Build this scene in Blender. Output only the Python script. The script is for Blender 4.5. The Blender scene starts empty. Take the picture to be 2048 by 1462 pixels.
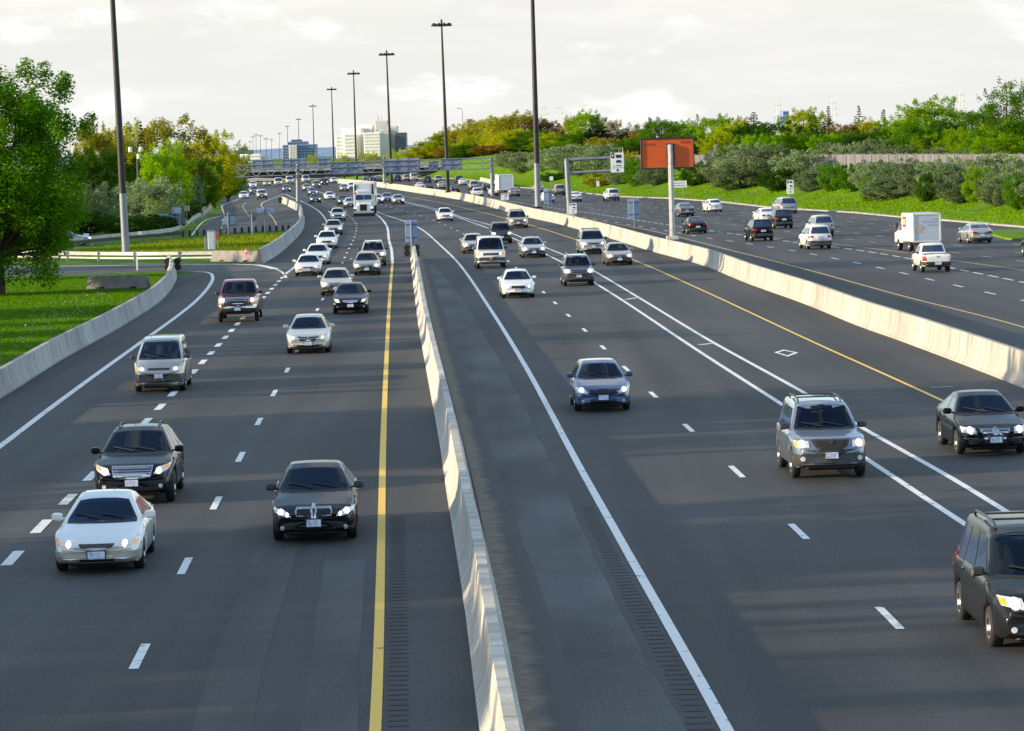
import bpy, bmesh, math, random
import numpy as np
from mathutils import Vector, Matrix
from mathutils.bvhtree import BVHTree
from mathutils.geometry import delaunay_2d_cdt
SC = bpy.context.scene
COL = SC.collection
R = math.radians
# ------------------------------------------------------------------ camera
F, CX, CY, H = 6600.0, 1024.0, 731.0, 8.2       # focal length / centre in photo pixels, eye height
PITCH, ROLL = math.atan((CY - 291.0) / F), 0.028
cam_d = bpy.data.cameras.new('camera'); cam = bpy.data.objects.new('camera', cam_d); COL.objects.link(cam)
cam_d.sensor_width = 36; cam_d.lens = F / 2048 * 36; cam_d.clip_start = 1; cam_d.clip_end = 30000
CM = Matrix.Rotation(R(90) - PITCH, 3, 'X') @ Matrix.Rotation(-ROLL, 3, 'Z')
cam.matrix_world = Matrix.Translation((0, 0, H)) @ CM.to_4x4()
SC.camera = cam
# ------------------------------------------------------------------ light
SUN_EL, SUN_AZ = R(12.5), R(-101)                # azimuth from +Y, negative = left of the view
SC.view_settings.view_transform = 'Standard'; SC.view_settings.look = 'None'
SC.view_settings.exposure = 1.32; SC.view_settings.gamma = 1.0
sd = bpy.data.lights.new('sun', 'SUN'); sun = bpy.data.objects.new('sun', sd); COL.objects.link(sun)
sd.energy = 3.3; sd.angle = R(0.5); sd.color = (1.0, 0.78, 0.50)
TO_SUN = Vector((math.sin(SUN_AZ) * math.cos(SUN_EL), math.cos(SUN_AZ) * math.cos(SUN_EL), math.sin(SUN_EL)))
sun.rotation_euler = TO_SUN.to_track_quat('Z', 'Y').to_euler(); sun.location = (-60, 60, 60)
W = bpy.data.worlds.new('World'); SC.world = W; W.use_nodes = True
nt = W.node_tree; N = nt.nodes; Lk = nt.links; N.clear()
def nd(t, **k):
    n = N.new(t)
    for a, b in k.items(): setattr(n, a, b)
    return n
sky = nd('ShaderNodeTexSky', sky_type='NISHITA', sun_disc=False)
sky.sun_elevation = SUN_EL; sky.sun_rotation = SUN_AZ; sky.altitude = 100; sky.air_density = 1.2; sky.dust_density = 0.35; sky.ozone_density = 2.0
tc = nd('ShaderNodeTexCoord'); sep = nd('ShaderNodeSeparateXYZ'); Lk.new(tc.outputs['Generated'], sep.inputs[0])
hor = nd('ShaderNodeMapRange', interpolation_type='SMOOTHSTEP'); Lk.new(sep.outputs['Z'], hor.inputs['Value'])
hor.inputs['From Min'].default_value = 0.03; hor.inputs['From Max'].default_value = 0.13
hor.inputs['To Min'].default_value = 1.0; hor.inputs['To Max'].default_value = 0.04
mp = nd('ShaderNodeMapping'); Lk.new(tc.outputs['Generated'], mp.inputs['Vector']); mp.inputs['Scale'].default_value = (9, 9, 60)
n1 = nd('ShaderNodeTexNoise'); Lk.new(mp.outputs[0], n1.inputs['Vector']); n1.inputs['Scale'].default_value = 2.2; n1.inputs['Detail'].default_value = 7; n1.inputs['Roughness'].default_value = 0.55
cr = nd('ShaderNodeValToRGB'); Lk.new(n1.outputs['Fac'], cr.inputs['Fac'])
cr.color_ramp.elements[0].position = 0.36; cr.color_ramp.elements[0].color = (0.350, 0.350, 0.340, 1)
cr.color_ramp.elements[1].position = 0.66; cr.color_ramp.elements[1].color = (0.378, 0.375, 0.364, 1)
e = cr.color_ramp.elements.new(0.52); e.color = (0.358, 0.357, 0.346, 1)
# small cumulus puffs low over the horizon
mp3 = nd('ShaderNodeMapping'); Lk.new(tc.outputs['Generated'], mp3.inputs['Vector']); mp3.inputs['Scale'].default_value = (1, 1, 2.6)
n3 = nd('ShaderNodeTexNoise'); Lk.new(mp3.outputs[0], n3.inputs['Vector']); n3.inputs['Scale'].default_value = 17; n3.inputs['Detail'].default_value = 8; n3.inputs['Roughness'].default_value = 0.58
r3 = nd('ShaderNodeMapRange', interpolation_type='SMOOTHSTEP'); Lk.new(n3.outputs['Fac'], r3.inputs['Value']); r3.inputs['From Min'].default_value = 0.55; r3.inputs['From Max'].default_value = 0.66
puff = nd('ShaderNodeMix', data_type='RGBA'); Lk.new(r3.outputs[0], puff.inputs['Factor']); Lk.new(cr.outputs[0], puff.inputs['A']); puff.inputs['B'].default_value = (0.42, 0.42, 0.415, 1)
skb = nd('ShaderNodeMix', data_type='RGBA', blend_type='MULTIPLY'); skb.inputs['Factor'].default_value = 1.0
Lk.new(sky.outputs[0], skb.inputs['A']); skb.inputs['B'].default_value = (0.165, 0.160, 0.158, 1)
# streaky high cloud over the upper sky, seen only as reflections
mp2 = nd('ShaderNodeMapping'); Lk.new(tc.outputs['Generated'], mp2.inputs['Vector']); mp2.inputs['Scale'].default_value = (4, 4, 12)
n2 = nd('ShaderNodeTexNoise'); Lk.new(mp2.outputs[0], n2.inputs['Vector']); n2.inputs['Scale'].default_value = 1.6; n2.inputs['Detail'].default_value = 6
up = nd('ShaderNodeMapRange'); Lk.new(n2.outputs['Fac'], up.inputs['Value']); up.inputs['From Min'].default_value = 0.53; up.inputs['From Max'].default_value = 0.61; up.inputs['To Min'].default_value = 0; up.inputs['To Max'].default_value = 1.0
mx = nd('ShaderNodeMath', operation='MAXIMUM'); Lk.new(hor.outputs[0], mx.inputs[0]); Lk.new(up.outputs[0], mx.inputs[1])
mix = nd('ShaderNodeMix', data_type='RGBA'); Lk.new(mx.outputs[0], mix.inputs['Factor']); Lk.new(skb.outputs['Result'], mix.inputs['A']); Lk.new(puff.outputs['Result'], mix.inputs['B'])
bg = nd('ShaderNodeBackground'); Lk.new(mix.outputs['Result'], bg.inputs['Color']); bg.inputs['Strength'].default_value = 1.0
wo = nd('ShaderNodeOutputWorld'); Lk.new(bg.outputs[0], wo.inputs['Surface'])

# ------------------------------------------------------------------ photo pixel -> place on the ground
def gz(Y):                                       # the motorway crests and drops away beyond 840 m
    t = min(max((Y - 840) / 600.0, 0), 1)
    return -7.0 * t * t * (3 - 2 * t)
def yh(px): return 291.0 - ROLL * (px - CX)
def ray(px, py): return CM @ Vector(((px - CX) / F, (CY - py) / F, -1.0))
def G(px, py, z=0.0):
    d = ray(px, py)
    if d.z > -1e-4: d.z = -1e-4
    t = (z - H) / d.z
    return Vector((d.x * t, d.y * t, z))
def at(px, py, Y):                               # point of the view ray at depth Y
    d = ray(px, py); t = Y / d.y
    return Vector((d.x * t, Y, H + d.z * t))
def smooth(P, step=3.0):
    P = [Vector(p) for p in P]; out = []
    for i in range(len(P) - 1):
        p0 = P[max(i - 1, 0)]; p1 = P[i]; p2 = P[i + 1]; p3 = P[min(i + 2, len(P) - 1)]
        l = (p2 - p1).length
        m1 = (p2 - p0) * (l / max((p2 - p0).length, 1e-6)); m2 = (p3 - p1) * (l / max((p3 - p1).length, 1e-6))
        n = max(1, min(60, int(l / step)))
        for k in range(n):
            t = k / n; t2 = t * t; t3 = t2 * t
            out.append(p1 * (2*t3 - 3*t2 + 1) + m1 * (t3 - 2*t2 + t) + p2 * (-2*t3 + 3*t2) + m2 * (t3 - t2))
    out.append(P[-1]); return out
def GL(pts, z=0.0, step=3.0): return smooth([G(x, y, z) for x, y in pts], step)

# ------------------------------------------------------------------ materials
MATS = {}
def mat(name, col, rough=0.7, metal=0.0, var=0.0, scale=3.0, coat=0.0, spec=0.5, emit=0.0, bump=0.0, stretch=None, col2=None, detail=4, transl=0.0, bdist=0.02):
    if name in MATS: return MATS[name]
    m = bpy.data.materials.new(name); m.use_nodes = True; t = m.node_tree; b = t.nodes['Principled BSDF']
    c = tuple(col) + (1,)
    b.inputs['Base Color'].default_value = c; b.inputs['Roughness'].default_value = rough; b.inputs['Metallic'].default_value = metal
    b.inputs['Coat Weight'].default_value = coat; b.inputs['Coat Roughness'].default_value = 0.04; b.inputs['Specular IOR Level'].default_value = spec
    if emit: b.inputs['Emission Color'].default_value = c; b.inputs['Emission Strength'].default_value = emit
    if var or bump:
        tcn = t.nodes.new('ShaderNodeTexCoord'); src = tcn.outputs['Object']
        if stretch:
            mpn = t.nodes.new('ShaderNodeMapping'); t.links.new(src, mpn.inputs['Vector']); mpn.inputs['Scale'].default_value = stretch; src = mpn.outputs[0]
        nz = t.nodes.new('ShaderNodeTexNoise'); t.links.new(src, nz.inputs['Vector']); nz.inputs['Scale'].default_value = scale; nz.inputs['Detail'].default_value = detail; nz.inputs['Roughness'].default_value = 0.6
        if var:
            rp = t.nodes.new('ShaderNodeValToRGB'); t.links.new(nz.outputs['Fac'], rp.inputs['Fac'])
            a = col2 or tuple(x * (1 - var) for x in col); z = tuple(min(1, x * (1 + var)) for x in col)
            rp.color_ramp.elements[0].position = 0.32; rp.color_ramp.elements[0].color = tuple(a) + (1,)
            rp.color_ramp.elements[1].position = 0.68; rp.color_ramp.elements[1].color = tuple(z) + (1,)
            t.links.new(rp.outputs[0], b.inputs['Base Color'])
        if bump:
            bp = t.nodes.new('ShaderNodeBump'); bp.inputs['Strength'].default_value = bump; bp.inputs['Distance'].default_value = bdist
            t.links.new(nz.outputs['Fac'], bp.inputs['Height']); t.links.new(bp.outputs[0], b.inputs['Normal'])
    MATS[name] = m; return m
def leaf(name, col, var=0.35, trans=0.35):
    if name in MATS: return MATS[name]
    m = bpy.data.materials.new(name); m.use_nodes = True; t = m.node_tree; t.nodes.clear()
    o = t.nodes.new('ShaderNodeOutputMaterial'); d = t.nodes.new('ShaderNodeBsdfDiffuse'); s = t.nodes.new('ShaderNodeBsdfTranslucent'); mx = t.nodes.new('ShaderNodeMixShader')
    col = tuple(min(.6, x*1.3) for x in col); ri = t.nodes.new('ShaderNodeNewGeometry'); rp = t.nodes.new('ShaderNodeValToRGB')
    t.links.new(ri.outputs['Random Per Island'], rp.inputs['Fac'])
    rp.color_ramp.elements[0].color = tuple(x * (1 - var) for x in col) + (1,); rp.color_ramp.elements[1].color = tuple(min(1, x * (1 + var)) for x in col) + (1,)
    oi = t.nodes.new('ShaderNodeObjectInfo'); hs = t.nodes.new('ShaderNodeHueSaturation')
    mr = t.nodes.new('ShaderNodeMapRange'); t.links.new(oi.outputs['Random'], mr.inputs['Value']); mr.inputs['To Min'].default_value = 0.8; mr.inputs['To Max'].default_value = 1.2
    t.links.new(mr.outputs[0], hs.inputs['Value']); t.links.new(rp.outputs[0], hs.inputs['Color'])
    for q in (d, s): t.links.new(hs.outputs[0], q.inputs['Color'])
    mx.inputs[0].default_value = trans
    t.links.new(d.outputs[0], mx.inputs[1]); t.links.new(s.outputs[0], mx.inputs[2]); t.links.new(mx.outputs[0], o.inputs['Surface'])
    MATS[name] = m; return m
def paint(name, col, metal=0.0, rough=0.35):
    dk = max(col) < .06; return mat('paint ' + name, col, rough=rough, metal=metal, coat=.32 if dk else 1.0, spec=.12 if dk else .4)

def worn_paint(name, col, lo=.34, hi=.42):
    m = mat(name, col, rough=.6, var=.1, scale=3.2, detail=10); r = [n for n in m.node_tree.nodes if n.type == 'VALTORGB'][0]
    r.color_ramp.elements[0].position = lo; r.color_ramp.elements[0].color = (.10,.10,.105,1); r.color_ramp.elements[1].position = hi; r.color_ramp.elements[1].color = tuple(col)+(1,); return m
def barrier_mat(name, col):
    m = bpy.data.materials.new(name); m.use_nodes = True; t = m.node_tree; b = t.nodes['Principled BSDF']; L = t.links.new; nn = t.nodes.new
    at_ = nn('ShaderNodeAttribute'); at_.attribute_name = 'arc'; tcn = nn('ShaderNodeTexCoord'); sp = nn('ShaderNodeSeparateXYZ'); L(tcn.outputs['Object'], sp.inputs[0])
    cb = nn('ShaderNodeCombineXYZ'); L(at_.outputs['Fac'], cb.inputs[0]); mz = nn('ShaderNodeMath'); mz.operation = 'MULTIPLY'; mz.inputs[1].default_value = .22; L(sp.outputs['Z'], mz.inputs[0]); L(mz.outputs[0], cb.inputs[1])
    def nz(sc, det, lo, hi, a, z, vec):
        n = nn('ShaderNodeTexNoise'); L(vec, n.inputs['Vector']); n.inputs['Scale'].default_value = sc; n.inputs['Detail'].default_value = det; r = nn('ShaderNodeMapRange'); L(n.outputs['Fac'], r.inputs['Value'])
        for k, v in (('From Min',lo),('From Max',hi),('To Min',a),('To Max',z)): r.inputs[k].default_value = v
        return r.outputs[0]
    def mul(p, q):
        k = nn('ShaderNodeMath'); k.operation = 'MULTIPLY'; L(p, k.inputs[0]); L(q, k.inputs[1]); return k.outputs[0]
    v = mul(mul(nz(.16, 2, .35, .65, .80, 1.10, cb.outputs[0]), nz(2.2, 8, .3, .7, .66, 1.16, cb.outputs[0])), nz(9, 6, .3, .7, .88, 1.1, tcn.outputs['Object']))
    md = nn('ShaderNodeMath'); md.operation = 'PINGPONG'; md.inputs[1].default_value = 3.0; L(at_.outputs['Fac'], md.inputs[0]); lt = nn('ShaderNodeMapRange'); L(md.outputs[0], lt.inputs['Value'])
    for k, q in (('From Min',.015),('From Max',.04),('To Min',.45),('To Max',1.0)): lt.inputs[k].default_value = q
    v = mul(v, lt.outputs[0]); vm = nn('ShaderNodeVectorMath'); vm.operation = 'SCALE'; vm.inputs[0].default_value = col; L(v, vm.inputs['Scale']); L(vm.outputs[0], b.inputs['Base Color'])
    b.inputs['Roughness'].default_value = .92; b.inputs['Specular IOR Level'].default_value = .2; MATS[name] = m; return m
# ------------------------------------------------------------------ mesh helpers
class MB:
    def __init__(s): s.v = []; s.f = []; s.m = []
    def add(s, vs, fs, mi=0):
        o = len(s.v); s.v += [tuple(v) for v in vs]; s.f += [tuple(i + o for i in f) for f in fs]; s.m += [mi] * len(fs); return s
    def box(s, x0, x1, y0, y1, z0, z1, mi=0):
        return s.add([(x0,y0,z0),(x1,y0,z0),(x1,y1,z0),(x0,y1,z0),(x0,y0,z1),(x1,y0,z1),(x1,y1,z1),(x0,y1,z1)],
                     [(3,2,1,0),(4,5,6,7),(0,1,5,4),(1,2,6,5),(2,3,7,6),(3,0,4,7)], mi)
    def cbox(s, x0, x1, y0, y1, z0, z1, b=0.03, mi=0):      # box with chamfered edges
        vs = []
        for (zz, k) in ((z0, b), (z0 + b, 0), (z1 - b, 0), (z1, b)):
            X0, X1, Y0, Y1 = x0 + k, x1 - k, y0 + k, y1 - k
            vs += [(X0+b,Y0,zz),(X1-b,Y0,zz),(X1,Y0+b,zz),(X1,Y1-b,zz),(X1-b,Y1,zz),(X0+b,Y1,zz),(X0,Y1-b,zz),(X0,Y0+b,zz)]
        fs = [tuple(range(7, -1, -1)), tuple(range(24, 32))]
        for r in range(3):
            for i in range(8): fs.append((r*8+i, r*8+(i+1)%8, r*8+8+(i+1)%8, r*8+8+i))
        return s.add(vs, fs, mi)
    def tube(s, pts, rad, n=8, mi=0, cap=True):
        pts = [Vector(p) for p in pts]
        if not hasattr(rad, '__len__'): rad = [rad] * len(pts)
        vs = []; fs = []
        for i, p in enumerate(pts):
            d = (pts[min(i+1, len(pts)-1)] - pts[max(i-1, 0)]).normalized()
            a = d.cross(Vector((0, 0, 1)) if abs(d.z) < 0.9 else Vector((1, 0, 0))).normalized(); b = d.cross(a)
            for k in range(n):
                t = 2 * math.pi * k / n; vs.append(p + (a * math.cos(t) + b * math.sin(t)) * rad[i])
        for i in range(len(pts) - 1):
            for k in range(n): fs.append((i*n+k, i*n+(k+1)%n, (i+1)*n+(k+1)%n, (i+1)*n+k))
        if cap: fs += [tuple(range(n-1, -1, -1)), tuple(range((len(pts)-1)*n, len(pts)*n))]
        return s.add(vs, fs, mi)
    def lathe(s, prof, c=(0,0,0), axis='Z', n=24, mi=0, mats=None):
        vs = []; fs = []; ms = []
        for (r, h) in prof:
            for k in range(n):
                t = 2 * math.pi * k / n; a, b = r * math.cos(t), r * math.sin(t)
                p = (a, b, h) if axis == 'Z' else ((h, a, b) if axis == 'X' else (a, h, b))
                vs.append((c[0]+p[0], c[1]+p[1], c[2]+p[2]))
        for i in range(len(prof)-1):
            for k in range(n): fs.append((i*n+k, i*n+(k+1)%n, (i+1)*n+(k+1)%n, (i+1)*n+k)); ms.append(mats(i, k) if mats else mi)
        o = len(s.v); s.v += vs; s.f += [tuple(i+o for i in f) for f in fs]; s.m += ms
        return s
    def sweep(s, path, prof, mi=0, closed=False):            # profile (side, up) swept along a ground path
        n = len(prof); vs = []; fs = []
        for i, p in enumerate(path):
            d = path[min(i+1, len(path)-1)] - path[max(i-1, 0)]; d.z = 0; d.normalize(); a = Vector((d.y, -d.x, 0))
            for (u, w) in prof: vs.append(p + a * u + Vector((0, 0, w)))
        for i in range(len(path)-1):
            for k in range(n if closed else n-1): fs.append((i*n+k, i*n+(k+1)%n, (i+1)*n+(k+1)%n, (i+1)*n+k))
        fs += [tuple(range(n-1, -1, -1)), tuple(range((len(path)-1)*n, len(path)*n))]
        return s.add(vs, fs, mi)
    def build(s, name, mats, parent=None, smooth=None):
        me = bpy.data.meshes.new(name); me.from_pydata(s.v, [], s.f)
        if not isinstance(mats, (list, tuple)): mats = [mats]
        for m in mats: me.materials.append(m)
        me.polygons.foreach_set('material_index', s.m)
        if smooth is not None:
            me.polygons.foreach_set('use_smooth', [True] * len(s.f)); me.update(); me.set_sharp_from_angle(angle=R(smooth))
        me.update()
        o = bpy.data.objects.new(name, me); COL.objects.link(o)
        if parent: o.parent = parent
        return o
def tag(o, label, cat, group=None):
    o['label'] = label; o['category'] = cat
    if group: o['group'] = group
    return o
def empty(name, loc=(0,0,0), rz=0.0):
    o = bpy.data.objects.new(name, None); COL.objects.link(o); o.location = loc; o.rotation_euler = (0, 0, rz); o.empty_display_size = 0.3; return o
def struct(o, kind='structure'): o['kind'] = kind; return o
def copy_tree(o, parent=None):
    c = o.copy(); COL.objects.link(c)
    if parent: c.parent = parent
    for ch in list(o.children): copy_tree(ch, c)
    return c
def arr_mesh(name, V, Fq, mats):                             # numpy quads -> mesh
    me = bpy.data.meshes.new(name); n = len(V); k = len(Fq); w = Fq.shape[1]
    me.vertices.add(n); me.vertices.foreach_set('co', np.asarray(V, np.float32).ravel())
    me.loops.add(k * w); me.loops.foreach_set('vertex_index', np.asarray(Fq, np.int32).ravel())
    me.polygons.add(k); me.polygons.foreach_set('loop_start', np.arange(0, k * w, w, dtype=np.int32))
    try: me.polygons.foreach_set('loop_total', np.full(k, w, np.int32))
    except Exception: pass
    for m in mats: me.materials.append(m)
    me.update(calc_edges=True); return me
# ------------------------------------------------------------------ ground, roads, markings
M_grass = mat('grass ground', (0.060, 0.140, 0.004), rough=0.9, var=0.5, scale=0.45, detail=8, bump=0.3, bdist=0.15, spec=0.1, stretch=(1, 0.6, 1))
M_bankg = mat('bank grass', (0.105, 0.205, 0.003), rough=0.9, var=0.38, scale=0.5, detail=9, bump=0.8, bdist=0.3, spec=0.1)
def asphalt(name, col, pa=(.76, 1.26), ps=.11):
    m = bpy.data.materials.new(name); m.use_nodes = True; t = m.node_tree; b = t.nodes['Principled BSDF']
    L = t.links.new; tcn = t.nodes.new('ShaderNodeTexCoord')
    def noise(scale, st, det, lo, hi, a, z):
        mpn = t.nodes.new('ShaderNodeMapping'); L(tcn.outputs['Object'], mpn.inputs['Vector']); mpn.inputs['Scale'].default_value = st
        mpn.inputs['Rotation'].default_value = (0, 0, R(2.5))
        n = t.nodes.new('ShaderNodeTexNoise'); L(mpn.outputs[0], n.inputs['Vector']); n.inputs['Scale'].default_value = scale; n.inputs['Detail'].default_value = det
        r = t.nodes.new('ShaderNodeMapRange'); L(n.outputs['Fac'], r.inputs['Value']); r.inputs['From Min'].default_value = lo; r.inputs['From Max'].default_value = hi; r.inputs['To Min'].default_value = a; r.inputs['To Max'].default_value = z
        return r.outputs[0], n.outputs['Fac']
    a1, _ = noise(0.55, (1, 0.02, 1), 3, 0.3, 0.7, 0.62, 1.38)       # long streaks along the lanes
    a2, _ = noise(ps, (1, 0.35, 1), 5, 0.35, 0.65, *pa)     # patches
    a3, f3 = noise(22, (1, 1, 1), 3, 0.3, 0.7, 0.45, 1.65)            # grain
    a4, _ = noise(0.8, (0.05, 1.2, 1), 4, 0.42, 0.75, 1.0, 1.16)      # faint stripes across
    def mul(p, q):
        k = t.nodes.new('ShaderNodeMath'); k.operation = 'MULTIPLY'; L(p, k.inputs[0]); L(q, k.inputs[1]); return k.outputs[0]
    v = mul(mul(a1, a2), mul(a3, a4))
    vm = t.nodes.new('ShaderNodeVectorMath'); vm.operation = 'SCALE'; vm.inputs[0].default_value = col; L(v, vm.inputs['Scale']); L(vm.outputs[0], b.inputs['Base Color'])
    b.inputs['Roughness'].default_value = 0.78; b.inputs['Specular IOR Level'].default_value = 0.35
    bp = t.nodes.new('ShaderNodeBump'); bp.inputs['Strength'].default_value = 0.25; bp.inputs['Distance'].default_value = 0.01; L(f3, bp.inputs['Height']); L(bp.outputs[0], b.inputs['Normal'])
    return m
M_asph = asphalt('asphalt', (0.0375, 0.0385, 0.0412))
M_asph2 = asphalt('pale asphalt', (0.062, 0.0615, 0.062))
M_dirt = mat('shoulder grit', (0.200, 0.165, 0.125), rough=0.95, var=0.35, scale=3.5, detail=8, bump=0.3)
M_dust = asphalt('dusty asphalt', (0.058, 0.0585, 0.060), (.68, 1.55), .3)
M_white = worn_paint('white road paint', (0.74, 0.74, 0.72))
M_yellow = worn_paint('yellow road paint', (0.86, 0.54, 0.06), .30, .36)
M_groove = mat('milled groove', (0.040, 0.040, 0.042), rough=0.9)
M_conc = mat('concrete', (0.46, 0.44, 0.40), rough=0.85, var=0.22, scale=1.3, detail=9, stretch=(1, 1, 0.25), bump=0.15)
M_conc2 = mat('grey concrete', (0.21, 0.205, 0.20), rough=0.88, var=0.3, scale=1.2, detail=9, bump=0.2)
M_steel = mat('galvanised steel', (0.42, 0.43, 0.44), rough=0.5, metal=0.5, var=0.15, scale=2)
M_dsteel = mat('weathered dark steel', (0.022, 0.022, 0.024), rough=0.55, metal=0.3, var=0.3, scale=1.5)
M_psteel = mat('pale painted steel', (0.20, 0.225, 0.275), rough=0.5, metal=0.2, var=0.2, scale=1.0, stretch=(1, 1, 0.2))
M_black = mat('black rubber', (0.012, 0.012, 0.013), rough=0.8)
M_sback = mat('sign back aluminium', (0.24, 0.33, 0.52), rough=0.5, metal=0.3, var=0.15, scale=2)
M_sback2 = mat('dark sign back', (0.10, 0.12, 0.17), rough=0.55, metal=0.3, var=0.15, scale=2)
M_swhite = mat('sign white', (0.72, 0.76, 0.82), rough=0.5)
M_sblack = mat('sign black', (0.02, 0.02, 0.025), rough=0.5)

random.seed(7); rng = np.random.default_rng(7)
def ytab(px):                                    # pixel polyline -> (Y, x) table
    pts = sorted([(G(*p).y, G(*p).x) for p in px]); return np.array(pts)
EDGE = ytab([(2047,455),(1886,441),(1803.5,435),(1711,426),(1591,418.8),(1536,415),(1449,405),(1346.5,397.5),(1239,393.8),(1164,386),(1024,373.8),(945,360.5),(900,357),(850,355)])
s0 = (EDGE[3,1]-EDGE[0,1])/(EDGE[3,0]-EDGE[0,0])
EDGE = np.vstack([[0, EDGE[0,1]-s0*EDGE[0,0]], EDGE, [1100, EDGE[-1,1]-45], [1500, EDGE[-1,1]-170], [2200, EDGE[-1,1]-420]])
def xr(Y): return float(np.interp(Y, EDGE[:,0], EDGE[:,1]))
LB_PX = [(0,798.5),(123,721),(246,652),(322,602),(351.6,567),(354.5,545)]
UB_PX = [(528,527),(557,509.5),(584,486),(604.7,463),(610,441),(607,424.8)]
LEFT = ytab(LB_PX + UB_PX + [(566,406),(556,378)])
LEFT = np.vstack([[0, LEFT[0,1]-0.12*(-LEFT[0,0])-10], LEFT, [1500, -190], [2200, -420]])
def xl(Y): return float(np.interp(Y, LEFT[:,0], LEFT[:,1]))
GUARD = ytab([(345,478),(391,434),(418.8,422),(418.8,401.5),(424,396),(447,393),(469,386.5),(491,373)])
GUARD = np.vstack([GUARD, [1100, -110], [1500, -230], [2200, -470]])
def xg(Y): return float(np.interp(Y, GUARD[:,0], GUARD[:,1]))

def sheet(name, rows, m, kind='structure'):      # rows of points, same count each
    V = [p for r in rows for p in r]; w = len(rows[0]); Fs = []
    for i in range(len(rows)-1):
        for j in range(w-1): Fs.append((i*w+j, i*w+j+1, (i+1)*w+j+1, (i+1)*w+j))
    o = MB().add(V, Fs).build(name, m, smooth=60); return struct(o, kind)
YS = list(np.arange(20, 1000, 12)) + list(np.arange(1000, 2300, 50))
# base ground sheet to the horizon
rows = []
for Y in [-60, 0] + YS + [3000, 4500, 7000, 12000]:
    w = 160 + Y * 0.5
    rows.append([(x, Y, gz(Y) - 0.03) for x in np.linspace(-w, w, 15)])
sheet('ground', rows, M_grass)
sheet('road', [[(xl(Y) + (xr(Y)-xl(Y))*t, Y, gz(Y)) for t in np.linspace(0, 1, 9)] for Y in YS], M_asph)
sheet('collector_road', [[(xg(Y) + 2 + (xl(Y)+0.4-xg(Y)-2)*t, Y, gz(Y)-0.004) for t in np.linspace(0, 1, 5)] for Y in YS if 338 < Y], M_asph2)
def poly(name, px, m, z=0.004, kind='structure'):
    o = MB().add([G(x, y, 0) + Vector((0, 0, z)) for x, y in px], [tuple(range(len(px)))]).build(name, m)
    return struct(o, kind)
poly('ramp_road', [(-320,570),(-100,562),(56,551),(334,541),(372,541),(520,549),(566,547),(551,537),(513,526),(300,528),(26,532),(-320,541)], M_asph2, 0.004)
# banks
oo = [0.3, 4, 8, 11, 15, 20, 24, 40, 80, 160, 320]; bz = [0.02, 0.12, 0.35, 0.9, 1.9, 2.9, 3.2, 3.4, 3.6, 4.2, 6.0]
def bank_z(o): return float(np.interp(o, oo, bz))
def bank_top(Y): return 1 + 0.9 * min(max((Y - 560) / 300, 0), 1)
rows = []
for Y in list(np.arange(20, 1000, 6)) + list(np.arange(1000, 2300, 50)):
    rows.append([(xr(Y)+o, Y, gz(Y)+bank_z(o)*bank_top(Y)+(random.uniform(-.12, .18) if o > 3 else 0)) for o in oo])
sheet('grass_bank', rows, M_bankg)
rows = []
for Y in np.arange(520, 1500, 10):
    k = min(1, (Y-520)/150)
    rows.append([(xg(Y)-o, Y, gz(Y)+z*k) for o, z in ((1, 0.0), (4, .3), (9, 2.0), (14, 3.6), (40, 4.4), (160, 5))])
sheet('grass_slope', rows, M_bankg)
# kerb along the far edge
kb = MB(); kb.sweep([Vector((xr(Y), Y, gz(Y))) for Y in np.arange(40, 1000, 8)], [(-.25, 0), (-.22, .12), (.25, .14), (.25, 0)]); struct(kb.build('kerb', mat('kerb concrete', (.30,.285,.26), rough=.9, var=.3, scale=.6, detail=8)))
# grass island where the exit lane leaves
isl = [(1972,466.5),(1990,464),(2020,462.5),(2120,460),(2160,482),(2048,483),(2010,479),(1985,472)]
isl_v = [G(*p) for p in isl]; o = MB(); n = len(isl)
o.add([v + Vector((0,0,.004)) for v in isl_v] + [v + Vector((0,0,.16)) for v in isl_v], [tuple(range(n, 2*n))] + [(i, (i+1)%n, n+(i+1)%n, n+i) for i in range(n)])
struct(o.build('grass_island', M_bankg))

# --- paint lines
LINES = []                                       # ground polylines kept for the traffic's headings
def line(name, px, w, m, z=0.008, dash=None, keep=True, off=0.0, a=None):
    P = GL(px, 0, 2.0)
    if keep: LINES.append(P)
    mb = MB(); acc = 0.0; run = []; seg = 0
    d0, gap = dash or (1e9, 1)
    cyc = d0 + gap; ph = a or 0.0
    def flush():
        if len(run) > 1:
            vs = []; fs = []
            for i, p in enumerate(run):
                q = run[min(i+1, len(run)-1)] - run[max(i-1, 0)]; q.normalize(); s = Vector((q.y, -q.x, 0)) * (w/2)
                vs += [p - s, p + s]
                if i: fs.append((2*i-2, 2*i-1, 2*i+1, 2*i))
            mb.add(vs, fs)
        run.clear()
    for i in range(len(P)-1):
        l = (P[i+1]-P[i]).length; n = max(1, int(l/0.25)) if dash else 1
        for k in range(n):
            s = acc + l*k/n; p = P[i].lerp(P[i+1], k/n) + Vector((0, 0, z + gz(P[i].y)))
            if (s + ph) % cyc < d0: run.append(p)
            else: flush()
        acc += l
    run.append(P[-1] + Vector((0, 0, z + gz(P[-1].y)))) if run else None
    flush()
    return struct(mb.build(name, m))
C = 'lane_line'; M_faded = worn_paint('faded road paint', (.40,.40,.40))
L1 = [(-160,1010),(0,893),(88,826),(180,758),(287,681),(360,628),(395,599),(419,571),(425,553),(410,544),(354,541.5)]
L2 = [(-120,1260),(15,1128),(75,1061),(130,1005),(230,905),(320.5,814),(388,743),(437,690),(486,636),(524,598),(560,560),(570,549)]
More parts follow.
